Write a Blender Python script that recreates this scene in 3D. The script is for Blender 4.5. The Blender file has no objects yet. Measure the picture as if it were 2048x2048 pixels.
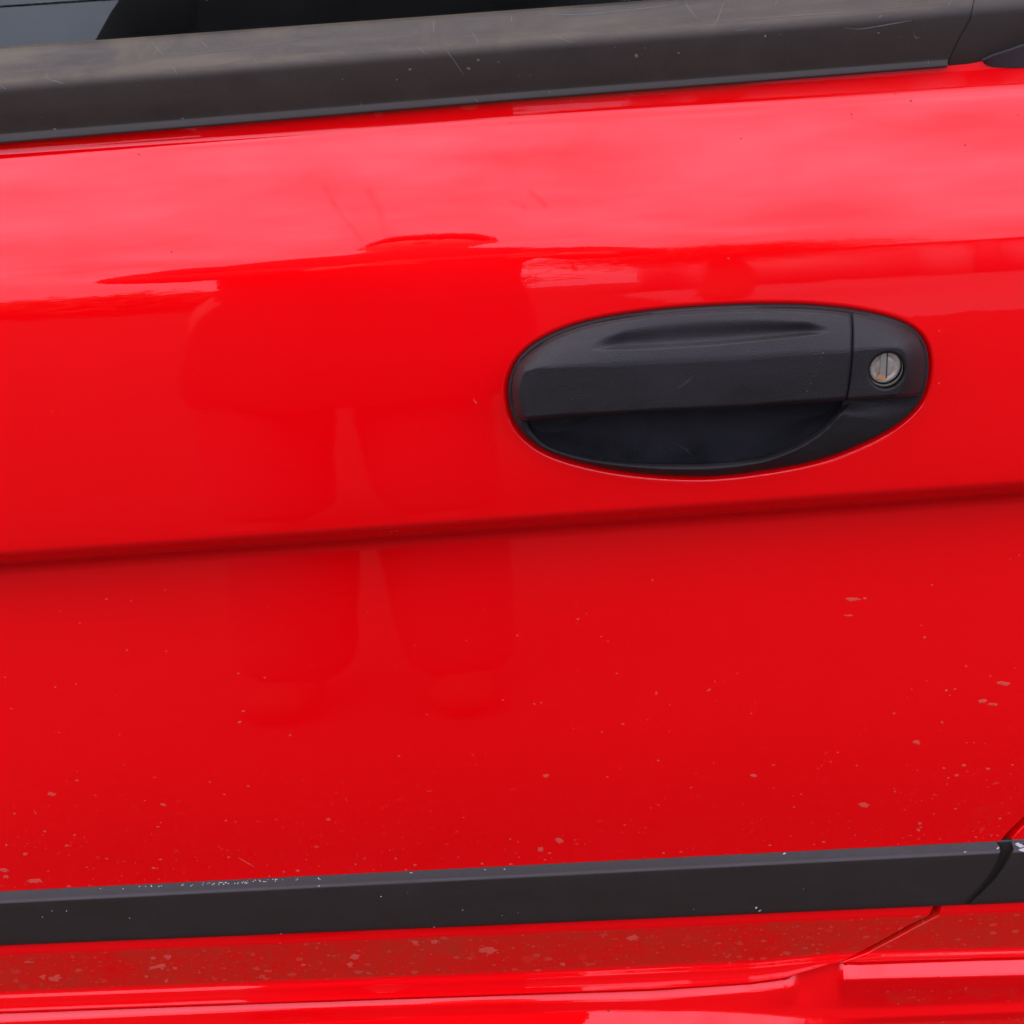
import bpy, math, random
import numpy as np
from mathutils import Vector, Matrix
from mathutils.bvhtree import BVHTree
R = math.radians
rng = np.random.default_rng(7); random.seed(7)
C = bpy.context.scene.collection

# ------------------------------------------------------------------ camera
CAM = np.array([0.03, -0.84, 1.166]); TGT = np.array([0.0, 0.0, 0.72]); ROLL = R(4.0); FOV = R(31.6)
fw = TGT-CAM; fw /= np.linalg.norm(fw)
rt = np.cross(fw, [0, 0, 1.]); rt /= np.linalg.norm(rt)
upv = np.cross(rt, fw)
rt2 = rt*math.cos(ROLL)-upv*math.sin(ROLL); up2 = rt*math.sin(ROLL)+upv*math.cos(ROLL)
cam = bpy.data.objects.new('camera', bpy.data.cameras.new('camera')); C.objects.link(cam)
cam.matrix_world = Matrix(((rt2[0], up2[0], -fw[0], CAM[0]), (rt2[1], up2[1], -fw[1], CAM[1]),
                           (rt2[2], up2[2], -fw[2], CAM[2]), (0, 0, 0, 1)))
cam.data.sensor_width = 36; cam.data.angle = FOV; cam.data.clip_start = 0.01; cam.data.clip_end = 2000
bpy.context.scene.camera = cam

# ------------------------------------------------------------------ light: bright overcast
SUN_EL, SUN_ROT = R(62), R(-25)
w = bpy.data.worlds.new('World'); bpy.context.scene.world = w; w.use_nodes = True
nt = w.node_tree; nt.nodes.clear(); N = nt.nodes.new; L = nt.links.new
sky = N('ShaderNodeTexSky'); sky.sky_type = 'NISHITA'; sky.sun_disc = False
sky.sun_elevation = SUN_EL; sky.sun_rotation = SUN_ROT; sky.dust_density = 4; sky.air_density = 1.5; sky.ozone_density = 1
hs = N('ShaderNodeHueSaturation'); hs.inputs['Saturation'].default_value = 0.16
tc = N('ShaderNodeTexCoord'); mp = N('ShaderNodeMapping'); mp.inputs['Scale'].default_value = (1, 1, .8)
nz = N('ShaderNodeTexNoise'); nz.inputs['Scale'].default_value = 7.0; nz.inputs['Detail'].default_value = 6; nz.inputs['Roughness'].default_value = .52
mr = N('ShaderNodeMapRange'); mr.inputs['From Min'].default_value = .3; mr.inputs['From Max'].default_value = .7
mr.inputs['To Min'].default_value = 1.08; mr.inputs['To Max'].default_value = 2.0
mu = N('ShaderNodeMix'); mu.data_type = 'RGBA'; mu.blend_type = 'MULTIPLY'; mu.inputs[0].default_value = 1
mu2 = N('ShaderNodeMix'); mu2.data_type = 'RGBA'; mu2.blend_type = 'MIX'; mu2.inputs[0].default_value = .55
bg = N('ShaderNodeBackground'); bg.inputs['Strength'].default_value = 0.12
wo = N('ShaderNodeOutputWorld')
L(sky.outputs[0], hs.inputs['Color']); L(tc.outputs['Generated'], mp.inputs[0]); L(mp.outputs[0], nz.inputs['Vector'])
L(nz.outputs['Fac'], mr.inputs['Value'])
L(hs.outputs[0], mu2.inputs[6]); mu2.inputs[7].default_value = (6.6, 6.3, 9.3, 1)     # even cloud deck over the blue
L(mu2.outputs[2], mu.inputs[6]); L(mr.outputs[0], mu.inputs[7])
sx = N('ShaderNodeSeparateXYZ'); L(tc.outputs['Generated'], sx.inputs[0])
gz = N('ShaderNodeMapRange'); gz.inputs['From Min'].default_value = 0; gz.inputs['From Max'].default_value = 1      # overcast sky: brighter towards the zenith
gz.inputs['To Min'].default_value = .62; gz.inputs['To Max'].default_value = 1.35; L(sx.outputs[2], gz.inputs['Value'])
mu3 = N('ShaderNodeMix'); mu3.data_type = 'RGBA'; mu3.blend_type = 'MULTIPLY'; mu3.inputs[0].default_value = 1
L(mu.outputs[2], mu3.inputs[6]); L(gz.outputs[0], mu3.inputs[7]); L(mu3.outputs[2], bg.inputs['Color']); L(bg.outputs[0], wo.inputs[0])
sl = bpy.data.lights.new('sun', 'SUN'); sl.energy = 0.9; sl.angle = R(40); sl.color = (1, .97, .92)
sun = bpy.data.objects.new('sun', sl); C.objects.link(sun)
sd = Vector((math.sin(SUN_ROT)*math.cos(SUN_EL), math.cos(SUN_ROT)*math.cos(SUN_EL), math.sin(SUN_EL)))
sun.rotation_euler = sd.to_track_quat('Z', 'Y').to_euler()
sc = bpy.context.scene
sc.view_settings.view_transform = 'Standard'; sc.view_settings.look = 'None'; sc.view_settings.gamma = 1
sc.view_settings.exposure = 1.15
sc.cycles.max_bounces = 8

# ------------------------------------------------------------------ rays and helpers
TF = math.tan(FOV/2)
def rays(px, py):
    px = np.asarray(px, float); py = np.asarray(py, float); px, py = np.broadcast_arrays(px, py)
    a = (px-1024)/1024*TF; b = -(py-1024)/1024*TF
    return fw+a[..., None]*rt2+b[..., None]*up2
def at(px, py, Y):                      # point of the vertical plane y = Y seen at a picture position
    d = rays(px, py); s = (np.asarray(Y)-CAM[1])/d[..., 1]
    return CAM+d*s[..., None]
def thing(name, label=None, cat=None, loc=(0, 0, 0), kind=None):
    o = bpy.data.objects.new(name, None); C.objects.link(o); o.location = loc
    if label: o['label'] = label
    if cat: o['category'] = cat
    if kind: o['kind'] = kind
    return o
def link(name, me, mat, parent=None, smooth=True, sharp=None, label=None, kind=None):
    o = bpy.data.objects.new(name, me); C.objects.link(o)
    me.materials.append(mat)
    if smooth: me.polygons.foreach_set('use_smooth', [True]*len(me.polygons))
    if sharp: me.set_sharp_from_angle(angle=R(sharp))
    if parent: o.parent = parent
    if label: o['label'] = label
    if kind: o['kind'] = kind
    return o
def fast_mesh(name, V, F):
    me = bpy.data.meshes.new(name); V = np.asarray(V, np.float32).reshape(-1, 3); F = np.asarray(F, np.int32)
    me.vertices.add(len(V)); me.vertices.foreach_set('co', V.ravel())
    me.loops.add(F.size); me.loops.foreach_set('vertex_index', F.ravel())
    me.polygons.add(len(F)); me.polygons.foreach_set('loop_start', np.arange(0, F.size, F.shape[1], dtype=np.int32))
    me.update(calc_edges=True); me.validate(); return me
def grid_mesh(name, P, wrap=False, attr=None, hole=None):          # P: rows x cols x 3, rows downwards, columns to the right
    n, m = P.shape[:2]
    i = np.arange(n*m).reshape(n, m)
    if wrap: i = np.concatenate([i, i[:, :1]], 1)
    F = np.stack([i[:-1, :-1], i[1:, :-1], i[1:, 1:], i[:-1, 1:]], -1).reshape(-1, 4)
    if hole is not None: F = F[~hole.ravel()[F].all(1)]
    me = fast_mesh(name, P, F)
    if attr is not None:
        for k, v in attr.items():
            a = me.attributes.new(k, 'FLOAT', 'POINT'); a.data.foreach_set('value', np.asarray(v, np.float32).ravel())
    return me
def skirt(P, top=0, bot=0, left=0, right=0, r=.0004, ex=None):
    """carry the borders of a sheet back into the body, with a small rounded lip"""
    def add(P, axis, end, d):
        edge = P.take([0 if end == 0 else -1], axis=axis); inner = P.take([1 if end == 0 else -2], axis=axis)
        out = edge-inner; out[..., 1] = 0; nn = np.linalg.norm(out, axis=-1, keepdims=True); out = out/np.maximum(nn, 1e-9)
        rows = [edge+out*r*.7+np.array([0, r*.35, 0]), edge+out*r+np.array([0, r*1.2, 0]), edge+out*r+np.array([0, d*.5, 0]), edge+out*r+np.array([0, d, 0])]
        if end == 0: rows = rows[::-1]; return np.concatenate(rows+[P], axis)
        return np.concatenate([P]+rows, axis)
    if top: P = add(P, 0, 0, top)
    if bot: P = add(P, 0, 1, bot)
    if left: P = add(P, 1, 0, left)
    if right: P = add(P, 1, 1, right)
    return P
def box(V, F, x0, x1, y0, y1, z0, z1):
    b = len(V)
    for x in (x0, x1):
        for y in (y0, y1):
            for z in (z0, z1): V.append((x, y, z))
    for f in ((0, 1, 3, 2), (4, 6, 7, 5), (0, 4, 5, 1), (2, 3, 7, 6), (0, 2, 6, 4), (1, 5, 7, 3)): F.append([b+i for i in f])
def box_mesh(name, mat, parent, *bs, bev=0, label=None):
    V, F = [], []
    for b in bs: box(V, F, *b)
    o = link(name, fast_mesh(name, V, F), mat, parent, smooth=bev > 0, label=label)
    if bev:
        m = o.modifiers.new('b', 'BEVEL'); m.width = bev; m.segments = 3
    return o
def curve(pts, n, closed=False, smooth=0):
    P = np.array(pts, float); k = len(P)
    if closed: Q = np.vstack([P[-1], P, P[0], P[1]]); seg = k
    else: Q = np.vstack([2*P[0]-P[1], P, 2*P[-1]-P[-2]]); seg = k-1
    out = []
    for i in range(seg):
        p0, p1, p2, p3 = Q[i:i+4]
        t = np.linspace(0, 1, 24, endpoint=False)[:, None]
        out.append(.5*((2*p1)+(-p0+p2)*t+(2*p0-5*p1+4*p2-p3)*t*t+(-p0+3*p1-3*p2+p3)*t**3))
    D = np.vstack(out+([P[:1]] if closed else [P[-1:]]))
    s = np.r_[0, np.cumsum(np.linalg.norm(np.diff(D, axis=0), axis=1))]
    u = np.linspace(0, s[-1], n+1 if closed else n)
    D = np.stack([np.interp(u, s, D[:, 0]), np.interp(u, s, D[:, 1])], 1)
    if closed: D = D[:-1]
    for _ in range(smooth):
        if closed: D = .25*np.roll(D, 1, 0)+.5*D+.25*np.roll(D, -1, 0)
        else: D[1:-1] = .25*D[:-2]+.5*D[1:-1]+.25*D[2:]
    return D
def sst(x, a, b):
    t = np.clip((x-a)/(b-a), 0, 1); return t*t*(3-2*t)

# ------------------------------------------------------------------ materials
def mat(name):
    m = bpy.data.materials.new(name); m.use_nodes = True
    return m, m.node_tree, m.node_tree.nodes['Principled BSDF'], m.node_tree.nodes.new, m.node_tree.links.new
def ramp(N, a, b, ca=0., cb=1.):
    r = N('ShaderNodeMapRange'); r.inputs['From Min'].default_value = a; r.inputs['From Max'].default_value = b
    r.inputs['To Min'].default_value = ca; r.inputs['To Max'].default_value = cb; return r
def noise(N, L, co, scale, detail=4, rough=.55, dist=0, stretch=None):
    n = N('ShaderNodeTexNoise'); n.inputs['Scale'].default_value = scale; n.inputs['Detail'].default_value = detail
    n.inputs['Roughness'].default_value = rough; n.inputs['Distortion'].default_value = dist
    if stretch:
        m = N('ShaderNodeMapping'); m.inputs['Scale'].default_value = stretch; L(co, m.inputs[0]); co = m.outputs[0]
    L(co, n.inputs['Vector']); return n.outputs['Fac']
def mathn(N, L, op, a, b=None):
    n = N('ShaderNodeMath'); n.operation = op
    for i, v in enumerate((a, b)):
        if v is None: continue
        if isinstance(v, (int, float)): n.inputs[i].default_value = v
        else: L(v, n.inputs[i])
    return n.outputs[0]
def mixc(N, L, f, a, b):
    n = N('ShaderNodeMix'); n.data_type = 'RGBA'
    for s, v in ((0, f), (6, a), (7, b)):
        if isinstance(v, (int, float)): n.inputs[s].default_value = v
        elif isinstance(v, tuple): n.inputs[s].default_value = (*v, 1)
        else: L(v, n.inputs[s])
    return n.outputs[2]

def paint():
    m, t, b, N, L = mat('red_car_paint')
    tc = N('ShaderNodeTexCoord'); co = tc.outputs['Object']
    g = N('ShaderNodeAttribute'); g.attribute_name = 'grime'; gr = g.outputs['Fac']
    # fine film of road dust, thicker where the surface has caught more grime
    n1 = noise(N, L, co, 26, 7, .65, .3); n2 = noise(N, L, co, 240, 5, .6); n3 = noise(N, L, co, 60, 5, .6, .5, (1, 1, 2.2))
    film = mathn(N, L, 'MULTIPLY', gr, mathn(N, L, 'ADD', mathn(N, L, 'MULTIPLY', n1, .75), mathn(N, L, 'MULTIPLY', n2, .45)))
    # mud specks: irregular dried splashes of three sizes
    def specks(scale, lo, amount):
        mp = N('ShaderNodeMapping'); mp.inputs['Scale'].default_value = (1, .2, 1.5); L(co, mp.inputs[0])
        dn = N('ShaderNodeTexNoise'); dn.inputs['Scale'].default_value = scale*3.2; dn.inputs['Detail'].default_value = 4; L(mp.outputs[0], dn.inputs['Vector'])
        va = N('ShaderNodeVectorMath'); va.operation = 'MULTIPLY_ADD'; va.inputs[1].default_value = (.75/scale,)*3
        L(dn.outputs['Color'], va.inputs[0]); L(mp.outputs[0], va.inputs[2])
        v = N('ShaderNodeTexVoronoi'); v.inputs['Scale'].default_value = scale; L(va.outputs[0], v.inputs['Vector'])
        sep = N('ShaderNodeSeparateColor'); L(v.outputs['Color'], sep.inputs[0])
        # radius of each speck is random and grows with the grime around it
        rad = mathn(N, L, 'MULTIPLY', mathn(N, L, 'SUBTRACT', mathn(N, L, 'ADD', sep.outputs[0], mathn(N, L, 'MULTIPLY', gr, amount)), lo), .8)
        d = mathn(N, L, 'SUBTRACT', rad, v.outputs['Distance'])
        r = ramp(N, 0, .05); L(d, r.inputs['Value'])
        al = mathn(N, L, 'MULTIPLY', r.outputs[0], mathn(N, L, 'ADD', mathn(N, L, 'MULTIPLY', sep.outputs[1], .55), .15))
        return al
    s = mathn(N, L, 'MAXIMUM', mathn(N, L, 'MAXIMUM', specks(62, 1.10, .36), specks(150, .98, .34)), specks(330, .93, .30))
    s = mathn(N, L, 'MULTIPLY', s, .42)
    base = mixc(N, L, noise(N, L, co, 9, 3), (.88, .0004, .003), (.82, .0004, .002))
    dirt = mixc(N, L, n3, (.36, .17, .09), (.46, .27, .16))
    fr = ramp(N, .55, 1.5, 0, .8); L(film, fr.inputs['Value'])
    c = mixc(N, L, fr.outputs[0], base, (.22, .055, .022)); c = mixc(N, L, s, c, (.62, .16, .10))
    L(c, b.inputs['Base Color'])
    cover = mathn(N, L, 'MINIMUM', mathn(N, L, 'ADD', mathn(N, L, 'MULTIPLY', fr.outputs[0], 1.1), s), 1.)
    b.inputs['Roughness'].default_value = .6; b.inputs['Specular IOR Level'].default_value = .0
    sm = N('ShaderNodeAttribute'); sm.attribute_name = 'smudge'                # greasy wiped marks dull the clear coat
    smr = ramp(N, .35, .65, .3, 1.2); L(noise(N, L, co, 160, 5, .6), smr.inputs['Value'])
    smf = mathn(N, L, 'MULTIPLY', mathn(N, L, 'MULTIPLY', sm.outputs['Fac'], smr.outputs[0]), .45)
    hz = ramp(N, .45, .75, 0, .10); L(noise(N, L, co, 14, 6, .6, .6), hz.inputs['Value'])
    cw = mathn(N, L, 'SUBTRACT', mathn(N, L, 'SUBTRACT', mathn(N, L, 'SUBTRACT', 1.0, smf), hz.outputs[0]), mathn(N, L, 'MULTIPLY', cover, .9)); L(cw, b.inputs['Coat Weight'])
    cr = mathn(N, L, 'ADD', .018, mathn(N, L, 'MULTIPLY', cover, .35)); L(cr, b.inputs['Coat Roughness'])
    b.inputs['Coat IOR'].default_value = 1.5
    # orange peel and the faint waviness of pressed sheet
    bp = N('ShaderNodeBump'); bp.inputs['Strength'].default_value = .07; bp.inputs['Distance'].default_value = .0006
    hh = mathn(N, L, 'ADD', mathn(N, L, 'MULTIPLY', noise(N, L, co, 420, 2), .12), noise(N, L, co, 34, 2, .5, 0, (1, 1, 1.6)))
    L(hh, bp.inputs['Height']); L(bp.outputs[0], b.inputs['Coat Normal'])
    return m
def plastic(name, col, grain=1500, gstr=.35, dust=None, rough=.5, spec=.5, streak=0, attr=False):
    m, t, b, N, L = mat(name)
    co = N('ShaderNodeTexCoord').outputs['Object']
    n1 = noise(N, L, co, 30, 6, .6, .4); n2 = noise(N, L, co, 300, 4, .6)
    c = mixc(N, L, n2, tuple(v*.82 for v in col), tuple(v*1.2 for v in col))
    if dust:
        r = ramp(N, .42, .75, 0, dust[3]); L(n1, r.inputs['Value']); f = r.outputs[0]
        st = noise(N, L, co, 22, 6, .65, .2, (.35, 3, 3)); r2 = ramp(N, .40, .70, 0, dust[3]); L(st, r2.inputs['Value'])
        f = mathn(N, L, 'MAXIMUM', f, r2.outputs[0])
        if attr:
            g = N('ShaderNodeAttribute'); g.attribute_name = 'grime'
            f = mathn(N, L, 'MULTIPLY', mathn(N, L, 'ADD', mathn(N, L, 'MULTIPLY', f, 1.5), .12), g.outputs['Fac'])
        c = mixc(N, L, f, c, dust[:3])
    # small pale specks of dust and nicks
    v = N('ShaderNodeTexVoronoi'); v.inputs['Scale'].default_value = 210; L(co, v.inputs['Vector'])
    sp = N('ShaderNodeSeparateColor'); L(v.outputs['Color'], sp.inputs[0])
    k = mathn(N, L, 'MULTIPLY', mathn(N, L, 'LESS_THAN', v.outputs['Distance'], mathn(N, L, 'MULTIPLY', sp.outputs[0], .10)), mathn(N, L, 'GREATER_THAN', sp.outputs[1], .965))
    c = mixc(N, L, mathn(N, L, 'MULTIPLY', k, .6), c, (.35, .34, .32))
    L(c, b.inputs['Base Color'])
    rr = ramp(N, .3, .7, rough-.07, rough+.1); L(n1, rr.inputs['Value']); L(rr.outputs[0], b.inputs['Roughness'])
    b.inputs['Specular IOR Level'].default_value = spec
    bp = N('ShaderNodeBump'); bp.inputs['Strength'].default_value = gstr; bp.inputs['Distance'].default_value = .0002
    vg = N('ShaderNodeTexVoronoi'); vg.inputs['Scale'].default_value = grain; L(co, vg.inputs['Vector'])
    L(mathn(N, L, 'ADD', vg.outputs['Distance'], noise(N, L, co, grain*.6, 3)), bp.inputs['Height']); L(bp.outputs[0], b.inputs['Normal'])
    return m
def plain(name, col, rough=.8, var=.25, scale=20, metal=0, spec=.5):
    m, t, b, N, L = mat(name)
    co = N('ShaderNodeTexCoord').outputs['Object']
    L(mixc(N, L, noise(N, L, co, scale, 6, .6), tuple(v*(1-var) for v in col), tuple(min(1, v*(1+var)) for v in col)), b.inputs['Base Color'])
    b.inputs['Roughness'].default_value = rough; b.inputs['Metallic'].default_value = metal; b.inputs['Specular IOR Level'].default_value = spec
    return m
M_RED = paint()
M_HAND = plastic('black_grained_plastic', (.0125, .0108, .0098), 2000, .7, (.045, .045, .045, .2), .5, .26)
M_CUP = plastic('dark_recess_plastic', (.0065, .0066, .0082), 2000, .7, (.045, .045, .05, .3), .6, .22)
M_MOULD = plastic('smooth_grey_plastic', (.025, .0195, .0150), 900, .12, (.05, .047, .04, .12), .45, .4)
M_TRIM = plastic('weathered_black_trim', (.0265, .0212, .0160), 700, .10, (.074, .060, .035, .85), .5, .28, attr=True)
M_RUB = plastic('black_rubber', (.02, .02, .02), 900, .2, None, .6)
M_DARK = plain('dark_cabin_trim', (.012, .013, .014), .8)
M_SEAT = plain('dark_seat_cloth', (.10, .125, .13), .9, .3, 200)
M_SCUFF = plain('white_scuff', (.45, .43, .40), .7, .2, 400)
M_DUST = plain('pale_scratch', (.10, .094, .075), .8, .2, 300)
M_CHIP = plain('pale_paint_chip', (.70, .075, .05), .8, .25, 900, 0, .1)
M_TICK = plain('dark_speck', (.05, .01, .01), .8)
M_BLACKGAP = plain('shadow_gap_primer', (.10, .002, .002), .8)

# ------------------------------------------------------------------ body side surface
XT = np.arange(-3400, 5400, 8.)              # table columns (picture units), rows every 1
YT = np.arange(40, 2240, 1.)
def keyline(st):                              # piecewise line over stations, smoothed
    xs = np.array([s[0] for s in st], float); ys = np.array([s[1] for s in st], float)
    y = np.interp(XT, xs, ys)
    s0 = (ys[1]-ys[0])/(xs[1]-xs[0]); s1 = (ys[-1]-ys[-2])/(xs[-1]-xs[-2])
    y = np.where(XT < xs[0], ys[0]+(XT-xs[0])*s0, y); y = np.where(XT > xs[-1], ys[-1]+(XT-xs[-1])*s1, y)
    return y
def smooth1(y, k=5):
    if k < 2: return y
    ker = np.hanning(k*2+3); ker /= ker.sum(); p = len(ker)//2
    a = np.r_[2*y[0]-y[p:0:-1], y, 2*y[-1]-y[-2:-p-2:-1]]
    return np.convolve(a, ker, 'valid')
def lin(a, b): return [(0, a), (2048, b)]
def lm(a, m_, b): return [(0, a), (1024, m_), (2048, b)]
BAND_B = [(0, 1987), (500, 1968), (1000, 1949), (1500, 1926), (1650, 1911), (1750, 1905), (2048, 1898)]
GAPL = [(0, 2025), (500, 2006.5), (1000, 1989.5), (1300, 1979), (1500, 1966), (1570, 1956.5), (1622, 1941), (1678, 1925), (1720, 1926), (2048, 1915)]
def sh(st, d): return [(x, y+d) for x, y in st]
DOOR_KEYS = [
 (lm(250, 165, 88), 0), (lm(304, 231, 170), 10), (lm(311, 238.5, 177.5), 44), (lm(330, 258, 198), 39),
 (lin(455, 340), 33), (lin(535, 420), 27), (lin(594, 478), 14.5), (lin(650, 536), 9), (lin(790, 680), 5),
 (lin(1000, 862), 2), (lin(1100, 957), -2), (lin(1112, 969), -34), (lin(1119, 976), -54), (lin(1131, 988), -54), (lin(1140, 997), -22), (lin(1153, 1010), 8),
 (lin(1210, 1065), 7), (lin(1500, 1380), 2), (lin(1740, 1640), -5), (lm(1785, 1735, 1682), -4),
 (lm(1890, 1848, 1803), 2), (lm(1893, 1851, 1806), 14), (lm(1903, 1861, 1816), 8), (lm(1912, 1870, 1826), -9)]
DOOR_KEYS += [(sh(BAND_B, -5), -9), (sh(BAND_B, 3), 29), (sh(BAND_B, 9), 29), (sh(BAND_B, 14), 12)]
gl = keyline(GAPL)
def build_table(keys, Y0=None, start=None, res=1.0):
    """march down each column; table rows follow the slanted bands so that creases stay clean"""
    Ks = [smooth1(keyline(k[0])) if not isinstance(k[0], np.ndarray) else k[0] for k in keys]
    Ts = [k[1] if isinstance(k[1], np.ndarray) else np.full(len(XT), float(k[1])) for k in keys]
    Ks = np.array(Ks); Ts = np.array(Ts)
    for i in range(1, len(Ks)): Ks[i] = np.maximum(Ks[i], Ks[i-1]+1.5)
    LN, TL = [], []
    for i in range(len(Ks)-1):
        n = max(2, int(round(np.median(Ks[i+1]-Ks[i])/res)))
        for k in range(n): LN.append(Ks[i]+(Ks[i+1]-Ks[i])*k/n); TL.append(Ts[i]+(Ts[i+1]-Ts[i])*k/n)
    LN.append(Ks[-1]); TL.append(Ts[-1]); LN = np.array(LN); TL = np.array(TL)*R(1)
    D = rays(np.broadcast_to(XT, LN.shape), LN)
    out = np.empty_like(LN)
    P0 = D[0]*((Y0-CAM[1])/D[0][:, 1])[:, None]+CAM
    y = P0[:, 1].copy(); z = P0[:, 2].copy(); out[0] = y
    for i in range(1, len(LN)):
        d = D[i]; T = np.maximum(np.tan(.5*(TL[i]+TL[i-1])), -.85*d[:, 1]/np.maximum(-d[:, 2], 1e-3))
        s = (y-CAM[1]-T*z+T*CAM[2])/(d[:, 1]-T*d[:, 2])
        y = CAM[1]+s*d[:, 1]; z = CAM[2]+s*d[:, 2]; out[i] = y
    return LN, out
def Xplane(px): return (px-1024)*.000262
plan = 0.045*np.clip(Xplane(XT), -1.2, 1.2)**2         # the side is slightly bowed along its length
DOORY = build_table(DOOR_KEYS+[(gl-5, 27.), (gl+60, 27.)], plan)
def sample(T, px, py):
    LN, T = T
    px = np.asarray(px, float); py = np.asarray(py, float); px, py = np.broadcast_arrays(px, py)
    u = np.clip((px-XT[0])/8, 1, len(XT)-3.001); i = u.astype(int); f = u-i
    w = (-.5*f+f*f-.5*f**3, 1-2.5*f*f+1.5*f**3, .5*f+2*f*f-1.5*f**3, -.5*f*f+.5*f**3)
    def ev(A, j): return w[0]*A[j, i-1]+w[1]*A[j, i]+w[2]*A[j, i+1]+w[3]*A[j, i+2]
    lo = np.zeros(px.shape, int); hi = np.full(px.shape, len(LN)-1)
    while (hi-lo).max() > 1:
        mid = (lo+hi)//2; c = ev(LN, mid) <= py; lo = np.where(c, mid, lo); hi = np.where(c, hi, mid)
    a = ev(LN, lo); b = ev(LN, hi); t = (py-a)/(b-a); t = np.clip(t, -8, 8)
    ya = ev(T, lo); yb = ev(T, hi); return ya+(yb-ya)*t
def Yd(px, py): return sample(DOORY, px, py)

# --- outline of the handle (picture units)
OUT_T = [(1018, 800), (1016.5, 780), (1020, 757), (1034, 724), (1058, 697.5), (1088, 678), (1131, 658.5), (1182, 643.5), (1249, 631), (1330, 621), (1411, 615),
         (1500, 611.5), (1588, 611.5), (1642, 614.5), (1696, 620), (1750, 630), (1790, 641), (1820, 655), (1841, 673), (1853.5, 698), (1857, 731), (1853, 767), (1843, 796)]
OUT_B = [(1831, 815), (1804, 841), (1763, 868), (1709, 893.5), (1656, 914), (1588, 931), (1508, 944), (1450, 950.5), (1400, 953), (1330, 951), (1249, 943), (1168, 927.5), (1101, 906),
         (1061, 882), (1036.5, 855), (1023, 827)]
OUTL = curve(OUT_T+OUT_B, 720, closed=True, smooth=12)
def dist_out(px, py):                         # signed distance to the outline, inside positive
    px = np.asarray(px, float); sh_ = px.shape; q = np.stack([px.ravel(), np.asarray(py, float).ravel()], 1)
    res = np.empty(len(q)); A = OUTL; B = np.roll(OUTL, -1, 0); AB = B-A; L2 = (AB**2).sum(1)
    for s in range(0, len(q), 4000):
        p = q[s:s+4000, None]; t = np.clip(((p-A)*AB).sum(-1)/L2, 0, 1)
        d = np.linalg.norm(p-(A+t[..., None]*AB), axis=-1).min(1)
        p = q[s:s+4000]; yy = p[:, 1:2]
        c = ((A[:, 1] > yy) != (B[:, 1] > yy)) & (p[:, :1] < AB[:, 0]*(yy-A[:, 1])/np.where(AB[:, 1] == 0, 1e-9, AB[:, 1])+A[:, 0])
        ins = c.sum(1) % 2 == 1
        res[s:s+4000] = np.where(ins, d, -d)
    return res.reshape(sh_)

# --- rear edge of the door, x for each row
EDGE = np.array([(2330, -200), (2345, 200), (2360, 500), (2372, 800), (2370, 1000), (2345, 1180), (2290, 1330), (2200, 1470), (2120, 1560), (2048, 1632), (2013, 1666), (1996, 1687),
                 (1960, 1735), (1905, 1772), (1872, 1797), (1866, 1812), (1856, 1832), (1840, 1839), (1814, 1852), (1770, 1877), (1718, 1905), (1679, 1925)], float)
def xend(py): return np.interp(py, EDGE[:, 1], EDGE[:, 0])
EDGE_S = [(float(a), float(b)) for a, b in EDGE]

# ------------------------------------------------------------------ the car
car = thing('parked_car', 'glossy red car side in close-up with black door handle, grey moulding strip and road dust', 'car', (0, .8, 0))
CARP = (0, .8, 0)
def pl(o):                                    # keep world geometry under the car's empty
    o.matrix_parent_inverse = Matrix.Translation((-CARP[0], -CARP[1], -CARP[2])); return o

def rows_between(kl, n):                       # dense rows: union of key positions
    return kl
# rows follow the slanted bands: parameter v in [0,1] at stations; the row line is interpolated between key lines
def row_lines(keys, step):
    Ks = np.array([smooth1(keyline(k)) if not isinstance(k, np.ndarray) else k for k in keys])
    for i in range(1, len(Ks)): Ks[i] = np.maximum(Ks[i], Ks[i-1]+1.0)
    out = []
    for i in range(len(Ks)-1):
        h = np.median(Ks[i+1]-Ks[i]); n = max(2, int(round(h/(step[i] if isinstance(step, list) else step))))
        for k in range(n): out.append(Ks[i]+(Ks[i+1]-Ks[i])*k/n)
    out.append(Ks[-1]); return np.array(out)
def rowsat(RL, r, px): return np.interp(px, XT, RL[r])
def solve_rows(RL, xfun_s, s):                 # columns s in [0,1]; returns px, py grids where px depends on row height through xfun_s
    PX = np.empty((len(RL), len(s))); PY = np.empty_like(PX)
    for r in range(len(RL)):
        py = np.interp(np.full(len(s), 1900.), XT, RL[r])
        for _ in range(12):
            px = xfun_s(s, py); py = .5*py+.5*np.interp(px, XT, RL[r])
        for _ in range(6):
            px = xfun_s(s, py); py = np.interp(px, XT, RL[r])
        PX[r] = px; PY[r] = py
    return PX, PY
def grime(px, py):
    """how much road dirt has settled: more towards the sill, most in the tucked-in band under the moulding"""
    h = py+(px-1024)*.058
    g = .02+.72*sst(h, 1150, 1700)+.16*sst(h, 1500, 1750)*sst(px, 1650, 2050)+.10*sst(h, 1450, 1750)*sst(-px, -500, 0)
    b0 = np.interp(px, [0, 1024, 2048], [1903, 1861, 1816]); b1 = np.interp(px, [a for a, _ in BAND_B], [b for _, b in BAND_B])
    band = sst(py, b0, b0+10)*(1-sst(py, b1-6, b1+3))
    t0_ = py-np.interp(px, [0, 1024, 2048], [291, 207, 128]); g = np.maximum(g, 1.5*(1-sst(t0_, 2, 11))*sst(px, 300, 900)*(1-sst(px, 1450, 1700)))
    g = np.where(py > b0-18, .10, g); g = np.maximum(g, band*1.45)
    return g

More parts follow.
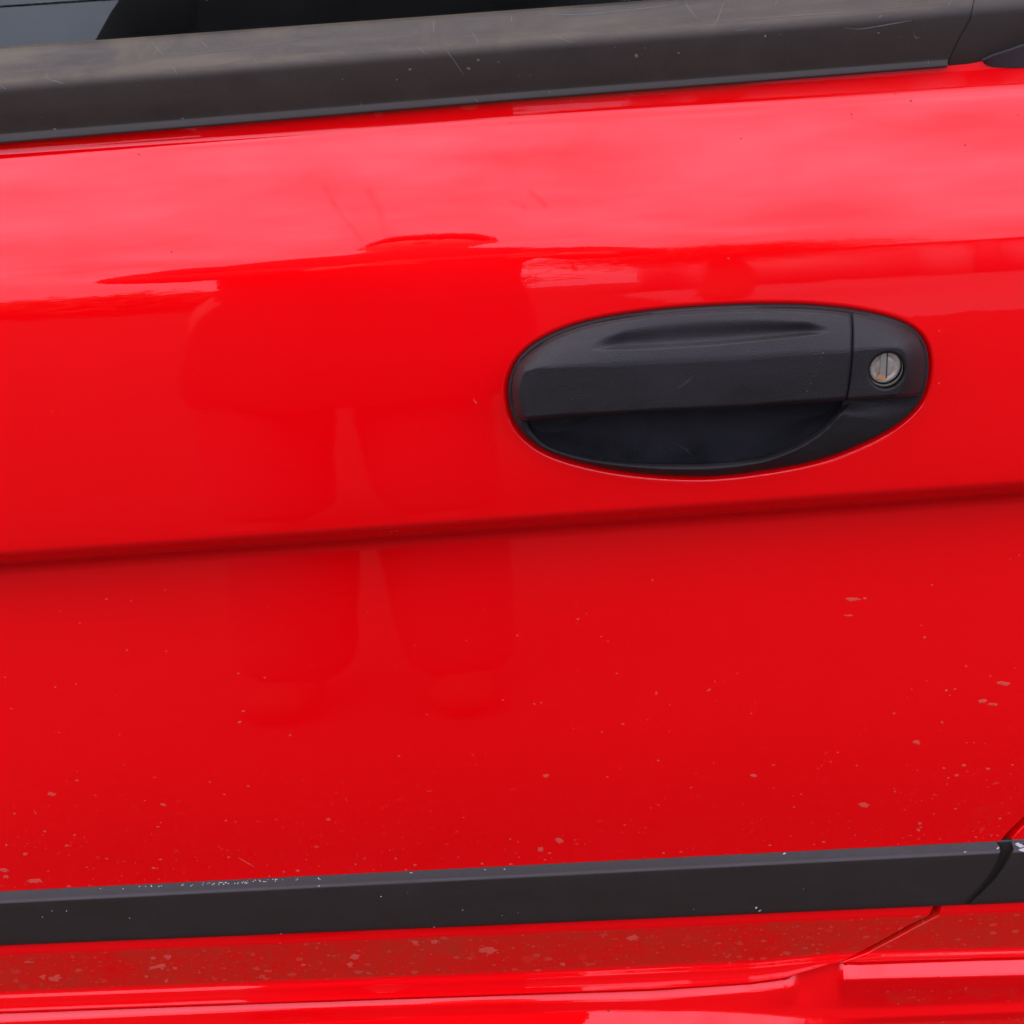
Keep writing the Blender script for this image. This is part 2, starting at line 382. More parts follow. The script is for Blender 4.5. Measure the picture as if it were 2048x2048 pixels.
# door skin
DL = [k[0] for k in DOOR_KEYS]
steps = [8, 9, 1.6, 5, 6, 4, 2.6, 3, 4, 4, 4, 1.6, 1, 1, 1, 1.8, 4, 7, 7, 6, 10, 1.5, 2, 2, 8, 1.6, 2, 2, 2, 2]
lines = DL+[gl-5, gl-.8]
RL = row_lines(lines, steps)
sA = np.linspace(0, 1, 260); sB = np.linspace(0, 1, 430)[1:]
scol = np.r_[sA*.3, .3+sB*.7]
def door_x(s, py):
    x0, x1 = -1500., 985.
    e = xend(py)
    return np.where(s <= .3, x0+(x1-x0)*(s/.3)**.75, x1+(e-x1)*((s-.3)/.7))
PX, PY = solve_rows(RL, door_x, scol)
Y = Yd(PX, PY)
near = (PX > 960) & (PX < 1920) & (PY > 560) & (PY < 1010)
dd = np.full(PX.shape, -99.); dd[near] = dist_out(PX[near], PY[near])
Y = Y+.0030*sst(dd, -10, 3.)                    # pressed recess the handle sits in
Pd = at(PX, PY, Y)
hole = np.pad(dd > 7, ((0, 4), (0, 4)))
Pd = skirt(Pd, right=.012, bot=.008, r=.0006)
GR = grime(PX, PY); GR = np.pad(GR, ((0, 4), (0, 4)), mode='edge')
def polydist(px, py, pts):
    d = np.full(px.shape, 1e9)
    for (x0, y0), (x1, y1) in zip(pts[:-1], pts[1:]):
        t = np.clip(((px-x0)*(x1-x0)+(py-y0)*(y1-y0))/((x1-x0)**2+(y1-y0)**2), 0, 1); d = np.minimum(d, np.hypot(px-x0-t*(x1-x0), py-y0-t*(y1-y0)))
    return d
SM = np.zeros(PX.shape)
for pts, w_, a_ in [([(648, 372), (662, 398), (690, 440), (722, 478)], 5, .8), ([(738, 382), (760, 420), (772, 470), (800, 505)], 9, .5), ([(722, 478), (735, 500)], 14, .45), ([(1062, 386), (1078, 396), (1090, 412)], 6, .9), ([(1028, 404), (1050, 414)], 5, .5),
                    ([(600, 320), (700, 420), (760, 500)], 60, .18), ([(1180, 300), (1300, 380)], 90, .15)]:
    SM = np.maximum(SM, a_*np.exp(-(polydist(PX, PY, pts)/w_)**2))
SM = np.pad(SM, ((0, 4), (0, 4)), mode='edge')
door = pl(link('front_door', grid_mesh('front_door', Pd, attr={'grime': GR, 'smudge': SM}, hole=hole), M_RED, car))

# rear quarter panel, same stamped bands carried on behind the gap
def q_x(s, py):
    e = xend(py)+np.interp(py, [0, 1500, 1687, 1800, 1850, 1905, 1925], [24, 24, 24, 20, 26, 22, 6])
    return e+(3300-e)*s**1.6
qb = np.maximum(smooth1(keyline(sh(GAPL, -3)), 1), 0)
RLq = row_lines(DL+[gl-5, gl-2.0], steps)
PXq, PYq = solve_rows(RLq, q_x, np.linspace(0, 1, 130))
Pq = skirt(at(PXq, PYq, Yd(PXq, PYq)), left=.02, bot=.006, r=.0009)
GQ = np.pad(grime(PXq, PYq), ((0, 4), (4, 0)), mode='edge')
quarter = pl(link('rear_quarter_panel', grid_mesh('rear_quarter_panel', Pq, attr={'grime': GQ}), M_RED, car))
# door jamb seen inside the gap
ys = np.linspace(150, 1935, 240); js = np.linspace(-40, 60, 8)
PJx = xend(ys)[:, None]+js[None]; PJy = np.broadcast_to(ys[:, None], PJx.shape)
jamb = pl(link('door_jamb', grid_mesh('door_jamb', at(PJx, PJy, Yd(PJx, PJy)+.0105), attr={'grime': np.full(PJx.shape, .15)}), M_RED, car))

# sill
XS = XT
leftm = 1-sst(XS, 1575, 1605); rightm = sst(XS, 1674, 1688)
S1 = keyline([(0, 2045), (500, 2023), (700, 2016), (1000, 2007), (1300, 2001), (1500, 1985), (1570, 1976), (1620, 1966), (1680, 1959), (2048, 1950)])
S2 = keyline([(0, 2056), (500, 2050), (850, 2032), (1000, 2028), (1200, 2020), (1400, 2019), (1500, 2025), (1600, 2032), (1700, 2036), (2048, 2022)])
S3 = keyline([(0, 2085), (1000, 2052), (1500, 2052), (1700, 2046), (2048, 2036)])
t0 = 52*leftm+14*(1-leftm)*(1-rightm)+53*rightm
SILL_KEYS = [(gl-3, t0), (smooth1(S1)-3, t0-8*leftm), (smooth1(S1)+3, 8*(1-rightm)-10*rightm), (smooth1(S2)-22, 12*(1-rightm)-8*rightm), (smooth1(S2)-15, 12.+0*XS),
             (smooth1(S2)-1, 14.+0*XS), (smooth1(S2)+4, 38*(1-sst(XS, 1580, 1720))-9*sst(XS, 1580, 1720)), (smooth1(S3), 38*(1-sst(XS, 1580, 1720))-9*sst(XS, 1580, 1720)),
             (smooth1(S3)+6, 4+0*XS), (smooth1(S3)+60, -20+0*XS), (smooth1(S3)+200, -35+0*XS)]
yst = np.arange(1840, 2500, 1.)
glY = Yd(XT, gl-2)+.0040
def sill_table():
    return build_table(SILL_KEYS, smooth1(glY, 9))
SILLY = sill_table()
_L, _T = SILLY                                # the pressed ledge fades out below into one smooth flank
_k = np.hanning(43); _k /= _k.sum()
_B = np.array([np.convolve(np.pad(t_, 21, mode='edge'), _k, 'valid') for t_ in _T])
_w = sst(_L-smooth1(S1)[None], 6, 46); SILLY = (_L, _T*(1-_w)+_B*_w)
RLs = row_lines([gl-14, gl-3, smooth1(S1)-3, smooth1(S1)+3, smooth1(S2)-22, smooth1(S2)-15, smooth1(S2)-1, smooth1(S2)+4, smooth1(S3), smooth1(S3)+6, smooth1(S3)+60, smooth1(S3)+200],
                [2, 2, 1.5, 4, 2, 3, 1.5, 3, 2, 8, 14])
cs = np.r_[np.linspace(-1500, 0, 40)[:-1], np.linspace(0, 1500, 150)[:-1], np.linspace(1500, 1760, 130)[:-1], np.linspace(1760, 3300, 100)]
PXs = np.broadcast_to(cs, (len(RLs), len(cs))); PYs = np.array([np.interp(cs, XT, r) for r in RLs])
Ys = sample(SILLY, PXs, PYs)
g1 = np.interp(cs, XT, smooth1(S1)); g2 = np.interp(cs, XT, smooth1(S2))
GS = .12+.95*sst(PYs, g1+2, g1+10)*(1-sst(PYs, g2-24, g2-14))*sst(PXs, 1640, 1800)+1.0*sst(PYs, g2+6, g2+16)*sst(PXs, 1560, 1700)
sill = pl(link('sill_panel', grid_mesh('sill_panel', at(PXs, PYs, Ys), attr={'grime': GS}), M_RED, car))

# ------------------------------------------------------------------ mouldings
def endx(pts): 
    p = np.array(pts, float); return lambda py: np.interp(py, p[:, 1], p[:, 0])
mt = smooth1(keyline(lm(1785, 1734, 1682))); mb = smooth1(keyline(lm(1891, 1849, 1804)))
mY = Yd(XT, mt)-.0008
MY_KEYS = [(mt, 38+0*XT), (mt+15, 34+0*XT), (mt+17.5, 52+0*XT), (mt+20.5, 46+0*XT), (mt+24, -1+0*XT), (mb-10, -3+0*XT), (mb-3, -10+0*XT), (mb, -45+0*XT)]
MOULDY = build_table(MY_KEYS, smooth1(mY, 3))
RLm = row_lines([mt, mt+15, mt+17.5, mt+20.5, mt+24, mb-10, mb-3, mb], [2, 1.2, 1.2, 1, 6, 2, 1])
e1 = endx([(1991, 1660), (1991, 1683), (1999, 1697), (2000, 1703), (1989, 1732), (1976, 1752), (1958, 1775), (1927, 1806)])
e2 = endx([(2024, 1660), (2024, 1687), (2028, 1699), (2009, 1735), (1989, 1763), (1947, 1803), (1940, 1810)])
PXm, PYm = solve_rows(RLm, lambda s, py: -1500+(e1(py)+1500)*s**.6, np.linspace(0, 1, 260))
Pm = skirt(at(PXm, PYm, sample(MOULDY, PXm, PYm)), right=.010, bot=.010, top=.002, r=.0004)
mould1 = pl(link('side_moulding', grid_mesh('side_moulding', Pm), M_MOULD, door)); mould1.matrix_parent_inverse = Matrix.Identity(4)
PXn, PYn = solve_rows(RLm, lambda s, py: e2(py)+(3300-e2(py))*s**2.2, np.linspace(0, 1, 90))
wx = np.array([0, .35, .7, .96])[None]                     # dark filler strip in the joint, standing in for the deep gap's shade
BX = (e1(PYm[:, -1])+3)[:, None]*(1-wx)+PXn[:, :1]*wx; BY = PYm[:, -1:]*(1-wx)+PYn[:, :1]*wx
Pb = at(BX, BY, Yd(BX, BY)-.0004)
Pn = skirt(np.concatenate([Pb, at(PXn, PYn, sample(MOULDY, PXn, PYn))], 1), left=.010, bot=.010, top=.002, r=.0010)
mould2 = link('side_moulding', grid_mesh('side_moulding', Pn), M_MOULD, quarter)

# ------------------------------------------------------------------ window trim, glass, seal
w0 = keyline(lm(101, 27, -47)); w1 = smooth1(keyline([(0, 172), (1024, 91), (1500, 55), (2048, 8)])); w2 = keyline(lm(267, 184, 106))
w3 = smooth1(keyline(lm(287, 201.5, 122)))
ytw = np.arange(-420, 420, 1.)
XT_ = XT
TK = [(w0, 50+0*XT), (w1-12, 44+0*XT), (w1, 30+0*XT), (w1+16, 2+0*XT), (w2-14, -7+0*XT), (w2, -4+0*XT), (w2+3, 34+0*XT), (w3-4, 22+0*XT), (w3, -40+0*XT)]
TRIMY = build_table(TK, plan+.0085)
RLt = row_lines([w0, w1-12, w1, w1+16, w2-14, w2, w2+3, w3-4, w3], [5, 3, 2, 5, 3, 1.2, 2, 1])
se = endx([(2010, -420), (1952, -20), (1947, 0), (1938, 40), (1915, 80), (1895, 122), (1893, 140)])
PXt, PYt = solve_rows(RLt, lambda s, py: -1500+(se(py)+1500)*s**.55, np.linspace(0, 1, 300))
def trim_grime(px, py):
    a = np.interp(px, XT, w1); return (.15+.80*(1-sst(py, a-14, a+14))+.55*np.exp(-((py-a+10)/9)**2))*(1-.35*sst(px, 0, 2000))
GT = trim_grime(PXt, PYt)
Pt = skirt(at(PXt, PYt, sample(TRIMY, PXt, PYt)), right=.008, bot=.010, top=.01, r=.0003)
GT = np.pad(GT, ((4, 4), (0, 4)), mode='edge')
trim1 = link('window_trim', grid_mesh('window_trim', Pt, attr={'grime': GT}), M_TRIM, door)
# short end piece behind the seam; its lower edge lifts
lift = 26*sst(XT, 1930, 2060)+.25*np.maximum(XT-2060, 0)
w2b = w2-lift; w3b = w3-lift*.85
TK2 = [(w0, 50+0*XT), (w1-12, 44+0*XT), (w1, 30+0*XT), (w1+16, 2+0*XT), (np.maximum(w2b-14, w1+20), -7+0*XT), (np.maximum(w2b, w1+26), -12+0*XT), (np.maximum(w3b-4, w1+30), -20+0*XT), (np.maximum(w3b, w1+34), -50+0*XT)]
TRIM2Y = build_table(TK2, plan+.0085)
RLt2 = row_lines([k[0] for k in TK2], [5, 3, 2, 5, 3, 2, 1])
PXu, PYu = solve_rows(RLt2, lambda s, py: se(py)+3.5+(2500-se(py))*s**1.5, np.linspace(0, 1, 90))
Pu = skirt(at(PXu, PYu, sample(TRIM2Y, PXu, PYu)+.0004), left=.008, bot=.010, top=.01, r=.0005)
GU = np.pad(trim_grime(PXu, PYu)*.55, ((4, 4), (4, 0)), mode='edge')
trim2 = link('window_trim', grid_mesh('window_trim', Pu, attr={'grime': GU}), M_TRIM, quarter)
# rubber seal wedge under the end piece
top_ = curve([(1966, 121), (1985, 112), (2020, 100), (2060, 88), (2200, 60)], 60); bot_ = curve([(1966, 124), (1976, 131), (2000, 134.5), (2060, 134), (2200, 118)], 60)
tt = np.linspace(0, 1, 12)[:, None]
sx = top_[:, 0][None]*(1-tt)+bot_[:, 0][None]*tt; sy = top_[:, 1][None]*(1-tt)+bot_[:, 1][None]*tt
Pse = skirt(at(sx, sy, Yd(sx, sy)-.0028+.0022*tt+0*sx), top=.006, bot=.006, left=.006, r=.0002)
link('rubber_seal', grid_mesh('rubber_seal', Pse), M_RUB, quarter)

# glass
gx = np.linspace(-1500, 2100, 60); gy = np.interp(gx, XT, w0)+8
Pg0 = at(gx, gy, np.interp(gx, XT, plan)+.0135)
rowsg = []
for k in range(26):
    dz = k/25*.40; tl = R(14)
    rowsg.append(Pg0+np.array([0, dz*math.tan(tl)+.10*dz*dz, dz]))
Pg = np.array(rowsg[::-1])
def glass():
    m, t, b, N, L = mat('tinted_window_glass')
    for n in list(t.nodes):
        if n.type != 'OUTPUT_MATERIAL': t.nodes.remove(n)
    out = [n for n in t.nodes if n.type == 'OUTPUT_MATERIAL'][0]
    tr = N('ShaderNodeBsdfTransparent'); tr.inputs[0].default_value = (.30, .36, .36, 1)
    gl_ = N('ShaderNodeBsdfGlossy'); gl_.inputs['Roughness'].default_value = .01; gl_.inputs['Color'].default_value = (.9, 1, .93, 1)
    fr = N('ShaderNodeFresnel'); fr.inputs[0].default_value = 1.62
    mx = N('ShaderNodeMixShader'); L(fr.outputs[0], mx.inputs[0]); L(tr.outputs[0], mx.inputs[1]); L(gl_.outputs[0], mx.inputs[2])
    df = N('ShaderNodeBsdfDiffuse'); df.inputs[0].default_value = (.4, .42, .4, 1)
    co = N('ShaderNodeTexCoord').outputs['Object']
    v = N('ShaderNodeTexVoronoi'); v.inputs['Scale'].default_value = 160; L(co, v.inputs['Vector'])
    sp = N('ShaderNodeSeparateColor'); L(v.outputs['Color'], sp.inputs[0])
    k = mathn(N, L, 'MULTIPLY', mathn(N, L, 'LESS_THAN', v.outputs['Distance'], mathn(N, L, 'MULTIPLY', sp.outputs[0], .14)), mathn(N, L, 'GREATER_THAN', sp.outputs[1], .85))
    k = mathn(N, L, 'ADD', mathn(N, L, 'MULTIPLY', k, .22), mathn(N, L, 'MULTIPLY', noise(N, L, co, 40, 5), .012))
    m2 = N('ShaderNodeMixShader'); L(k, m2.inputs[0]); L(mx.outputs[0], m2.inputs[1]); L(df.outputs[0], m2.inputs[2])
    L(m2.outputs[0], out.inputs[0]); return m
link('window_glass', grid_mesh('window_glass', Pg), glass(), door)

# ------------------------------------------------------------------ cabin and body shell (what a step aside shows)
zt = float(Pg[0, 30, 2]); yt = float(Pg[0, 30, 1])
xl, xr = float(at(-1500, 1000, 0)[0]), float(at(3300, 1000, 0)[0])
pl(box_mesh('roof_panel', M_RED, car, (xl, xr, yt-.004, 1.45, zt+.004, zt+.05), bev=.015))
pl(box_mesh('cabin_lining', M_DARK, car, (xl, xr, .12, 1.45, .30, .33), (xl, xr, 1.40, 1.45, .33, zt), (xl, xl+.03, .12, 1.4, .33, zt), (xr-.03, xr, .12, 1.4, .33, zt),
            (xl, xr, .045, .12, .30, .86), (xl+.03, xr-.03, .13, 1.39, zt-.02, zt)))
zb = float(at(1900, 60, .02)[2])
V, F = [], []
gxr = float(Pg[0, -1, 0])
pl(box_mesh('window_pillar', M_RED, car, (gxr+.002, gxr+.10, .016, .12, zb+.03, zt), bev=.006))
def seat_mesh():
    prof = [(-.27, .46), (-.28, .60), (-.26, .80), (-.22, .93), (-.13, 1.02), (.0, 1.045), (.13, 1.02), (.22, .93), (.26, .80), (.28, .60), (.27, .46)]
    c = curve([(a, b) for a, b in prof], 60)
    P = []
    for yy, k in ((-.05, .86), (-.065, .95), (-.04, 1), (.04, 1), (.065, .95), (.05, .80)):
        P.append([(a*k, yy, .72+(b-.72)*(1-(1-k)*.5)) for a, b in c])
    P = [[(a*.0, p[0][1], .7) for a, b in c] if False else p for p in P]
    P = np.array(P); P = np.concatenate([np.broadcast_to(P[:1].mean(1, keepdims=True), P[:1].shape), P, np.broadcast_to(P[-1:].mean(1, keepdims=True), P[:1].shape)], 0)
    return P
for (x, y) in ((-.06, .47), (-.06, 1.05)):
    P = seat_mesh(); P = P[..., [1, 0, 2]]            # facing along the car
    P[..., 0] += x+.12+(P[..., 2]-.5)*.22; P[..., 1] += y
    st = pl(link('car_seat', grid_mesh('car_seat', P), M_SEAT, car))
    box_mesh('seat_cushion', M_SEAT, st, (x-.42, x+.1, y-.26, y+.26, .38, .52), bev=.05)
    box_mesh('headrest', M_SEAT, st, (x+.20, x+.29, y-.13, y+.13, 1.06, 1.22), bev=.035)

# ------------------------------------------------------------------ door handle
CTR = np.array([1400., 790.])
INNER = [(1057, 843), (1072, 870), (1101, 892), (1155, 909.5), (1222, 920.5), (1303, 926), (1384, 926.5), (1440, 924), (1500, 917.5), (1535, 910), (1588, 889.5), (1629, 865), (1656, 841),
         (1675, 819), (1683, 808), (1700, 770), (1700, 700), (1640, 665), (1500, 655), (1330, 668), (1182, 700), (1090, 745), (1060, 800)]
inn = curve(INNER, 1400, closed=True, smooth=3)
def radial(poly, ang):
    A = poly-CTR; B = np.roll(A, -1, 0); r = np.zeros(len(ang))
    for k, a in enumerate(ang):
        d = np.array([math.cos(a), math.sin(a)])
        ca = d[0]*A[:, 1]-d[1]*A[:, 0]; cb = d[0]*B[:, 1]-d[1]*B[:, 0]
        hit = (ca*cb <= 0) & (ca != cb); t = ca/(np.where(ca == cb, 1, ca-cb)); p = A+t[:, None]*(B-A); q = (p@d)
        q = np.where(hit & (q > 0), q, 0); r[k] = q.max()
    return r
ang = np.arctan2(OUTL[:, 1]-CTR[1], OUTL[:, 0]-CTR[0]); ro = np.linalg.norm(OUTL-CTR, axis=1)
ri = radial(inn, ang); ri = np.minimum(ri, ro-8)
fr = np.r_[0, .02, .05, .1, .16, .22, .3, .38, .44, .5, .55, .6, .65, .7, .74, .78, .82, .85, .88, .91, .94, .96, .98, 1.0]
rad = ro[None]+(ri-ro)[None]*fr[:, None]
hx = CTR[0]+rad*np.cos(ang)[None]; hy = CTR[1]+rad*np.sin(ang)[None]
low = sst(np.sin(ang)*ro, 15, 60)[None]
dpx = np.abs(ro-ri)[None]*fr[:, None]
hL = 2.2+5.0*np.sin(np.clip(fr, 0, 1)[:, None]*1.35)**.8                # swelling lower lip
din = (1-fr)[:, None]*np.abs(ro-ri)[None]
hL = hL+.5*np.exp(-((din-14)/6)**2)-4.4*(1-np.minimum(din/15, 1))**1.6
hT = 2.4+0*fr[:, None]-0*dpx
H = (hT*(1-low)+hL*low)*.001
H = H+np.minimum(0, -.0012*(1-np.minimum(dpx/3, 1)))
Ph = at(hx, hy, Yd(hx, hy)-H)
# outer wall back into the door, inner wall back behind the cup mouth
ow = Ph[:1]+np.array([0, .009, 0]); iw = Ph[-1:]+np.array([0, .012, 0])
Ph = np.concatenate([ow, Ph, iw], 0)
# reorder so that normals look outwards
housing = pl(link('door_handle', grid_mesh('door_handle', Ph[:, ::-1], wrap=True), M_HAND, car, sharp=55, label='black oval pull handle with a lock at its rear end'))

# cup behind the grip
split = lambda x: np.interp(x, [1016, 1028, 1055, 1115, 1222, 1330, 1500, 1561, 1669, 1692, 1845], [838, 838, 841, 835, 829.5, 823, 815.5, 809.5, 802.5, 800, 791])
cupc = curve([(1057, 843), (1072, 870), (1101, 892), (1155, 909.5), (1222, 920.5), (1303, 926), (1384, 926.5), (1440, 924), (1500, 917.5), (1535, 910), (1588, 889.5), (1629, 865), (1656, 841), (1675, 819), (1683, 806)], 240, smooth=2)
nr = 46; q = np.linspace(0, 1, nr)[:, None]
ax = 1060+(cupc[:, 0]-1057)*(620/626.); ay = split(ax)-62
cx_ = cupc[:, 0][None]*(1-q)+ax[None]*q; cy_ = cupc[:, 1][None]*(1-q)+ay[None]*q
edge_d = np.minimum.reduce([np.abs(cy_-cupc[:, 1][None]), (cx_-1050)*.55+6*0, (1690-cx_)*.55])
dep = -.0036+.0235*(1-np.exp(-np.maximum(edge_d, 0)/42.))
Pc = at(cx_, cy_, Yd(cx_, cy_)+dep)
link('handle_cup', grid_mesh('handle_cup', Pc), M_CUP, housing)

ridge = lambda x: np.interp(x, [1016, 1040, 1075, 1222, 1330, 1500, 1535, 1696, 1723, 1780, 1830, 1860], [760, 745, 735, 729, 723.5, 716, 712, 702.5, 698, 694, 697, 712])
def topx(x):                                   # upper outline at x
    up = OUTL[OUTL[:, 1] < np.where(OUTL[:, 0] > 1400, 729, 781)]; up = up[np.argsort(up[:, 0])]; return np.interp(x, up[:, 0], up[:, 1])
def hgrip(px, py, dist, endscale=1.):
    top = topx(px)+7; rd = ridge(px)
    a = (py-top)/np.maximum(rd-top, 8)
    b = (dist-3)/(19.*(1+(endscale*1.5-1)*sst(px, 1740, 1810)))
    # smooth minimum of the way up from the top and the way in from the ends
    k = .18; h = np.clip(.5+.5*(b-a)/k, 0, 1); qv = b*(1-h)+a*h-k*h*(1-h)
    qv = np.clip(qv, 0, 3)
    ub = qv*(1.28-.28*np.minimum(qv, 1)); kk = .07; hk = np.clip(.5+.5*(1.0-ub)/kk, 0, 1); up = ub*hk+1.0*(1-hk)-kk*hk*(1-hk)
    sm = 1-.10*np.exp(-((qv-1)/.09)**2)*0
    return (4.2+10.5*up*sm)*.001
def dimple(px, py):
    xc = np.clip(px, 1180, 1662)
    tp = np.interp(xc, [1179, 1195, 1249, 1330, 1400, 1500, 1535, 1615, 1650, 1662], [697, 682, 664, 653, 647, 643, 643, 646, 653, 661])
    bt = np.interp(xc, [1179, 1190, 1276, 1400, 1500, 1588, 1642, 1662], [698, 701, 698.5, 692, 683, 674, 668, 661.5])
    v = (py-tp)/np.maximum(bt-tp, 1); vv = np.clip(v, -.25, 1.15)
    dpt = sst(vv, -.18, .72)*(1-sst(vv, .74, 1.06))
    end = sst(px, 1176, 1250)*(1-sst(px, 1600, 1666))
    return .0032*dpt*end
def shell(name, x0, x1, top_in, leftend, seamfun, nx, ny, hfun, parent, matl, right_round=False, skr=.012):
    u = (1-np.cos(np.linspace(0, math.pi, nx)))/2; u = .55*u+.45*np.linspace(0, 1, nx)
    X = x0+(x1-x0)*u
    v = np.linspace(0, 1, ny); v = .5*v+.5*(1-np.cos(v*math.pi))/2
    return X, v
# grip: columns from the left tip to the seam
def tip_bottom(x):                              # lower limit, follows the outline near the left tip
    lo = OUTL[(OUTL[:, 0] < 1075) & (OUTL[:, 1] > 781)]; lo = lo[np.argsort(lo[:, 0])]
    return np.interp(x, lo[:, 0], lo[:, 1])
def inset_out(d): 
    T = np.roll(OUTL, -2, 0)-np.roll(OUTL, 2, 0); n = np.stack([-T[:, 1], T[:, 0]], 1); n /= np.linalg.norm(n, axis=1, keepdims=True)
    return OUTL+n*d
IN = inset_out(7.5)
if dist_out(IN[:1, 0], IN[:1, 1])[0] < 0: IN = inset_out(-7.5)
lx = IN[:, 0].min(); rx = IN[:, 0].max(); ylx = IN[IN[:, 0].argmin(), 1]; yrx = IN[IN[:, 0].argmax(), 1]
upI = IN[IN[:, 1] <= max(ylx, 0)+.01]; upI = upI[np.argsort(upI[:, 0])]
allI = IN
def in_top(x):
    p = IN[(IN[:, 1] < np.where(IN[:, 0] < 1400, ylx, yrx))]; p = p[np.argsort(p[:, 0])]; return np.interp(x, p[:, 0], p[:, 1])
def in_bot(x):
    p = IN[(IN[:, 1] >= np.where(IN[:, 0] < 1400, ylx, yrx))]; p = p[np.argsort(p[:, 0])]; return np.interp(x, p[:, 0], p[:, 1])
seam = lambda y: np.interp(y, [600, 628, 661, 715, 755, 790, 802, 830], [1702.5, 1703.5, 1705, 1704, 1700, 1694.5, 1692, 1690])
nx, ny = 380, 130
th = np.linspace(0, 1, nx); u = np.where(th < .2, .2*(th/.2)**2*.6, 0)
u = np.where(th < .2, .08*(th/.2)**2, .08+(th-.2)*(.92/.8))
X0 = lx+.15+(1704-lx)*u
v = np.linspace(0, 1, ny)[:, None]
T0 = in_top(X0)[None]; B0 = np.minimum(split(X0), in_bot(X0))[None]
gpy = T0+(B0-T0)*v; wgt = sst(X0, 1560, 1704)[None]
gpx = X0[None]+wgt*(seam(gpy)-1.6-1704)
gpy = in_top(gpx)+(np.minimum(split(gpx), in_bot(gpx))-in_top(gpx))*v
gd = dist_out(gpx, gpy)
hh = hgrip(gpx, gpy, gd)
hh = hh-dimple(gpx, gpy)
db = split(gpx)-gpy
hh = hh-.0022*(1-np.clip(db/9, 0, 1))**2.2                     # rolled lower edge
hh = hh-.0010*(1-np.clip((seam(gpy)-1.6-gpx)/5, 0, 1))**2
hh = hh-.0014*(1-np.clip((gd-7.)/7, 0, 1))**2
Pgp = at(gpx, gpy, Yd(gpx, gpy)-hh)
Pgp = skirt(Pgp, top=.004, bot=.010, right=.012, r=.0003)
grip = link('handle_grip', grid_mesh('handle_grip', Pgp), M_HAND, housing)

# lock cover with its bore
nx, ny = 250, 250
th = np.linspace(0, 1, nx); u = 1-(1-th)**1.8
X0 = 1705+(rx-.15-1705)*u
v = np.linspace(0, 1, ny)[:, None]
cpx0 = X0[None]+0*v
cut = lambda x: np.interp(x, [1685, 1692, 1845, 1870], [800.5, 800, 790.5, 789])
T0 = in_top(X0)[None]; B0 = np.minimum(cut(X0), in_bot(X0))[None]
cpy = T0+(B0-T0)*v; wl = (1-sst(X0, 1705, 1790))[None]
cpx = X0[None]+wl*(seam(cpy)+2.2-1705)
cpy = in_top(cpx)+(np.minimum(cut(cpx), in_bot(cpx))-in_top(cpx))*v
cd = dist_out(cpx, cpy)
hc = hgrip(cpx, cpy, cd, 1.4)
hc = hc-.0012*(1-np.clip((cut(cpx)-cpy)/7, 0, 1))**2-.0008*(1-np.clip((cpx-seam(cpy)-2.2)/4, 0, 1))**2-.0007*(1-np.clip((cd-7.)/6, 0, 1))**2
HC = np.array([1773.5, 741.5]); HR = 37.
ex_ = (cpx-HC[0])*math.cos(R(-45))+(cpy-HC[1])*math.sin(R(-45)); ey_ = -(cpx-HC[0])*math.sin(R(-45))+(cpy-HC[1])*math.cos(R(-45))
rr = np.sqrt((ex_/40.5)**2+(ey_/36.5)**2)*38
hc = hc-.0085*(1-sst(rr, 30.5, 36))-.0010*(1-sst(rr, 34, 40))
Pcv = skirt(at(cpx, cpy, Yd(cpx, cpy)-hc), top=.004, left=.010, bot=.008, r=.0003)
cover = link('lock_cover', grid_mesh('lock_cover', Pcv), M_HAND, housing)
# lock cylinder: worn metal face, key slot with shutter, a little rust
def metal():
    m, t, b, N, L = mat('worn_lock_metal')
    co = N('ShaderNodeTexCoord').outputs['Object']
    n1 = noise(N, L, co, 420, 5, .65, .8); n2 = noise(N, L, co, 1800, 4, .7)
    c = mixc(N, L, n1, (.20, .17, .13), (.60, .54, .42)); c = mixc(N, L, mathn(N, L, 'MULTIPLY', n2, .4), c, (.25, .22, .18))
    L(c, b.inputs['Base Color']); b.inputs['Metallic'].default_value = .35; b.inputs['Roughness'].default_value = .5
    bp = N('ShaderNodeBump'); bp.inputs['Strength'].default_value = .5; bp.inputs['Distance'].default_value = .0003; L(n1, bp.inputs['Height']); L(bp.outputs[0], b.inputs['Normal'])
    return m
M_MET = metal(); M_SHUT = plain('key_shutter_metal', (.25, .235, .18), .7, .15, 900, .3); M_RUST = plain('orange_rust', (.42, .20, .05), .9, .5, 1500)
base_y = float(Yd(1770., 734.))-.0147
def ell(cx, cy, a, b, n=72, rot=-48):
    t = np.linspace(0, 2*math.pi, n, endpoint=False); c, s = math.cos(R(rot)), math.sin(R(rot))
    return np.stack([cx+a*np.cos(t)*c-b*np.sin(t)*s, cy+a*np.cos(t)*s+b*np.sin(t)*c], 1)
fy = base_y+.0030
rings = []
for (k, yy) in ((0.02, fy-.0001), (.35, fy-.0001), (.52, fy+.0000), (.60, fy+.00035), (.70, fy+.0003), (.78, fy-.0002), (.93, fy-.0003), (.98, fy), (1.0, fy+.0004)):
    e = ell(1770, 734, 34*k, 29*k); rings.append(at(e[:, 0], e[:, 1], np.full(72, yy)))
rings.append(rings[-1]+np.array([0, .004, 0]))
lockc = link('lock_cylinder', grid_mesh('lock_cylinder', np.array(rings)[:, ::-1][::-1], wrap=True), M_MET, housing)
e = ell(1770.5, 735.5, 35.3, 31.5); e3 = ell(1771, 738, 36.5, 34)
P = np.array([at(e[:, 0], e[:, 1], np.full(72, fy+.0012)), at(e3[:, 0], e3[:, 1], np.full(72, fy+.0009)), at(e3[:, 0], e3[:, 1], np.full(72, fy+.0009))+np.array([0, .005, 0])])
link('lock_ring', grid_mesh('lock_ring', P[::-1, ::-1][:, ::-1], wrap=True), M_SHUT, housing)
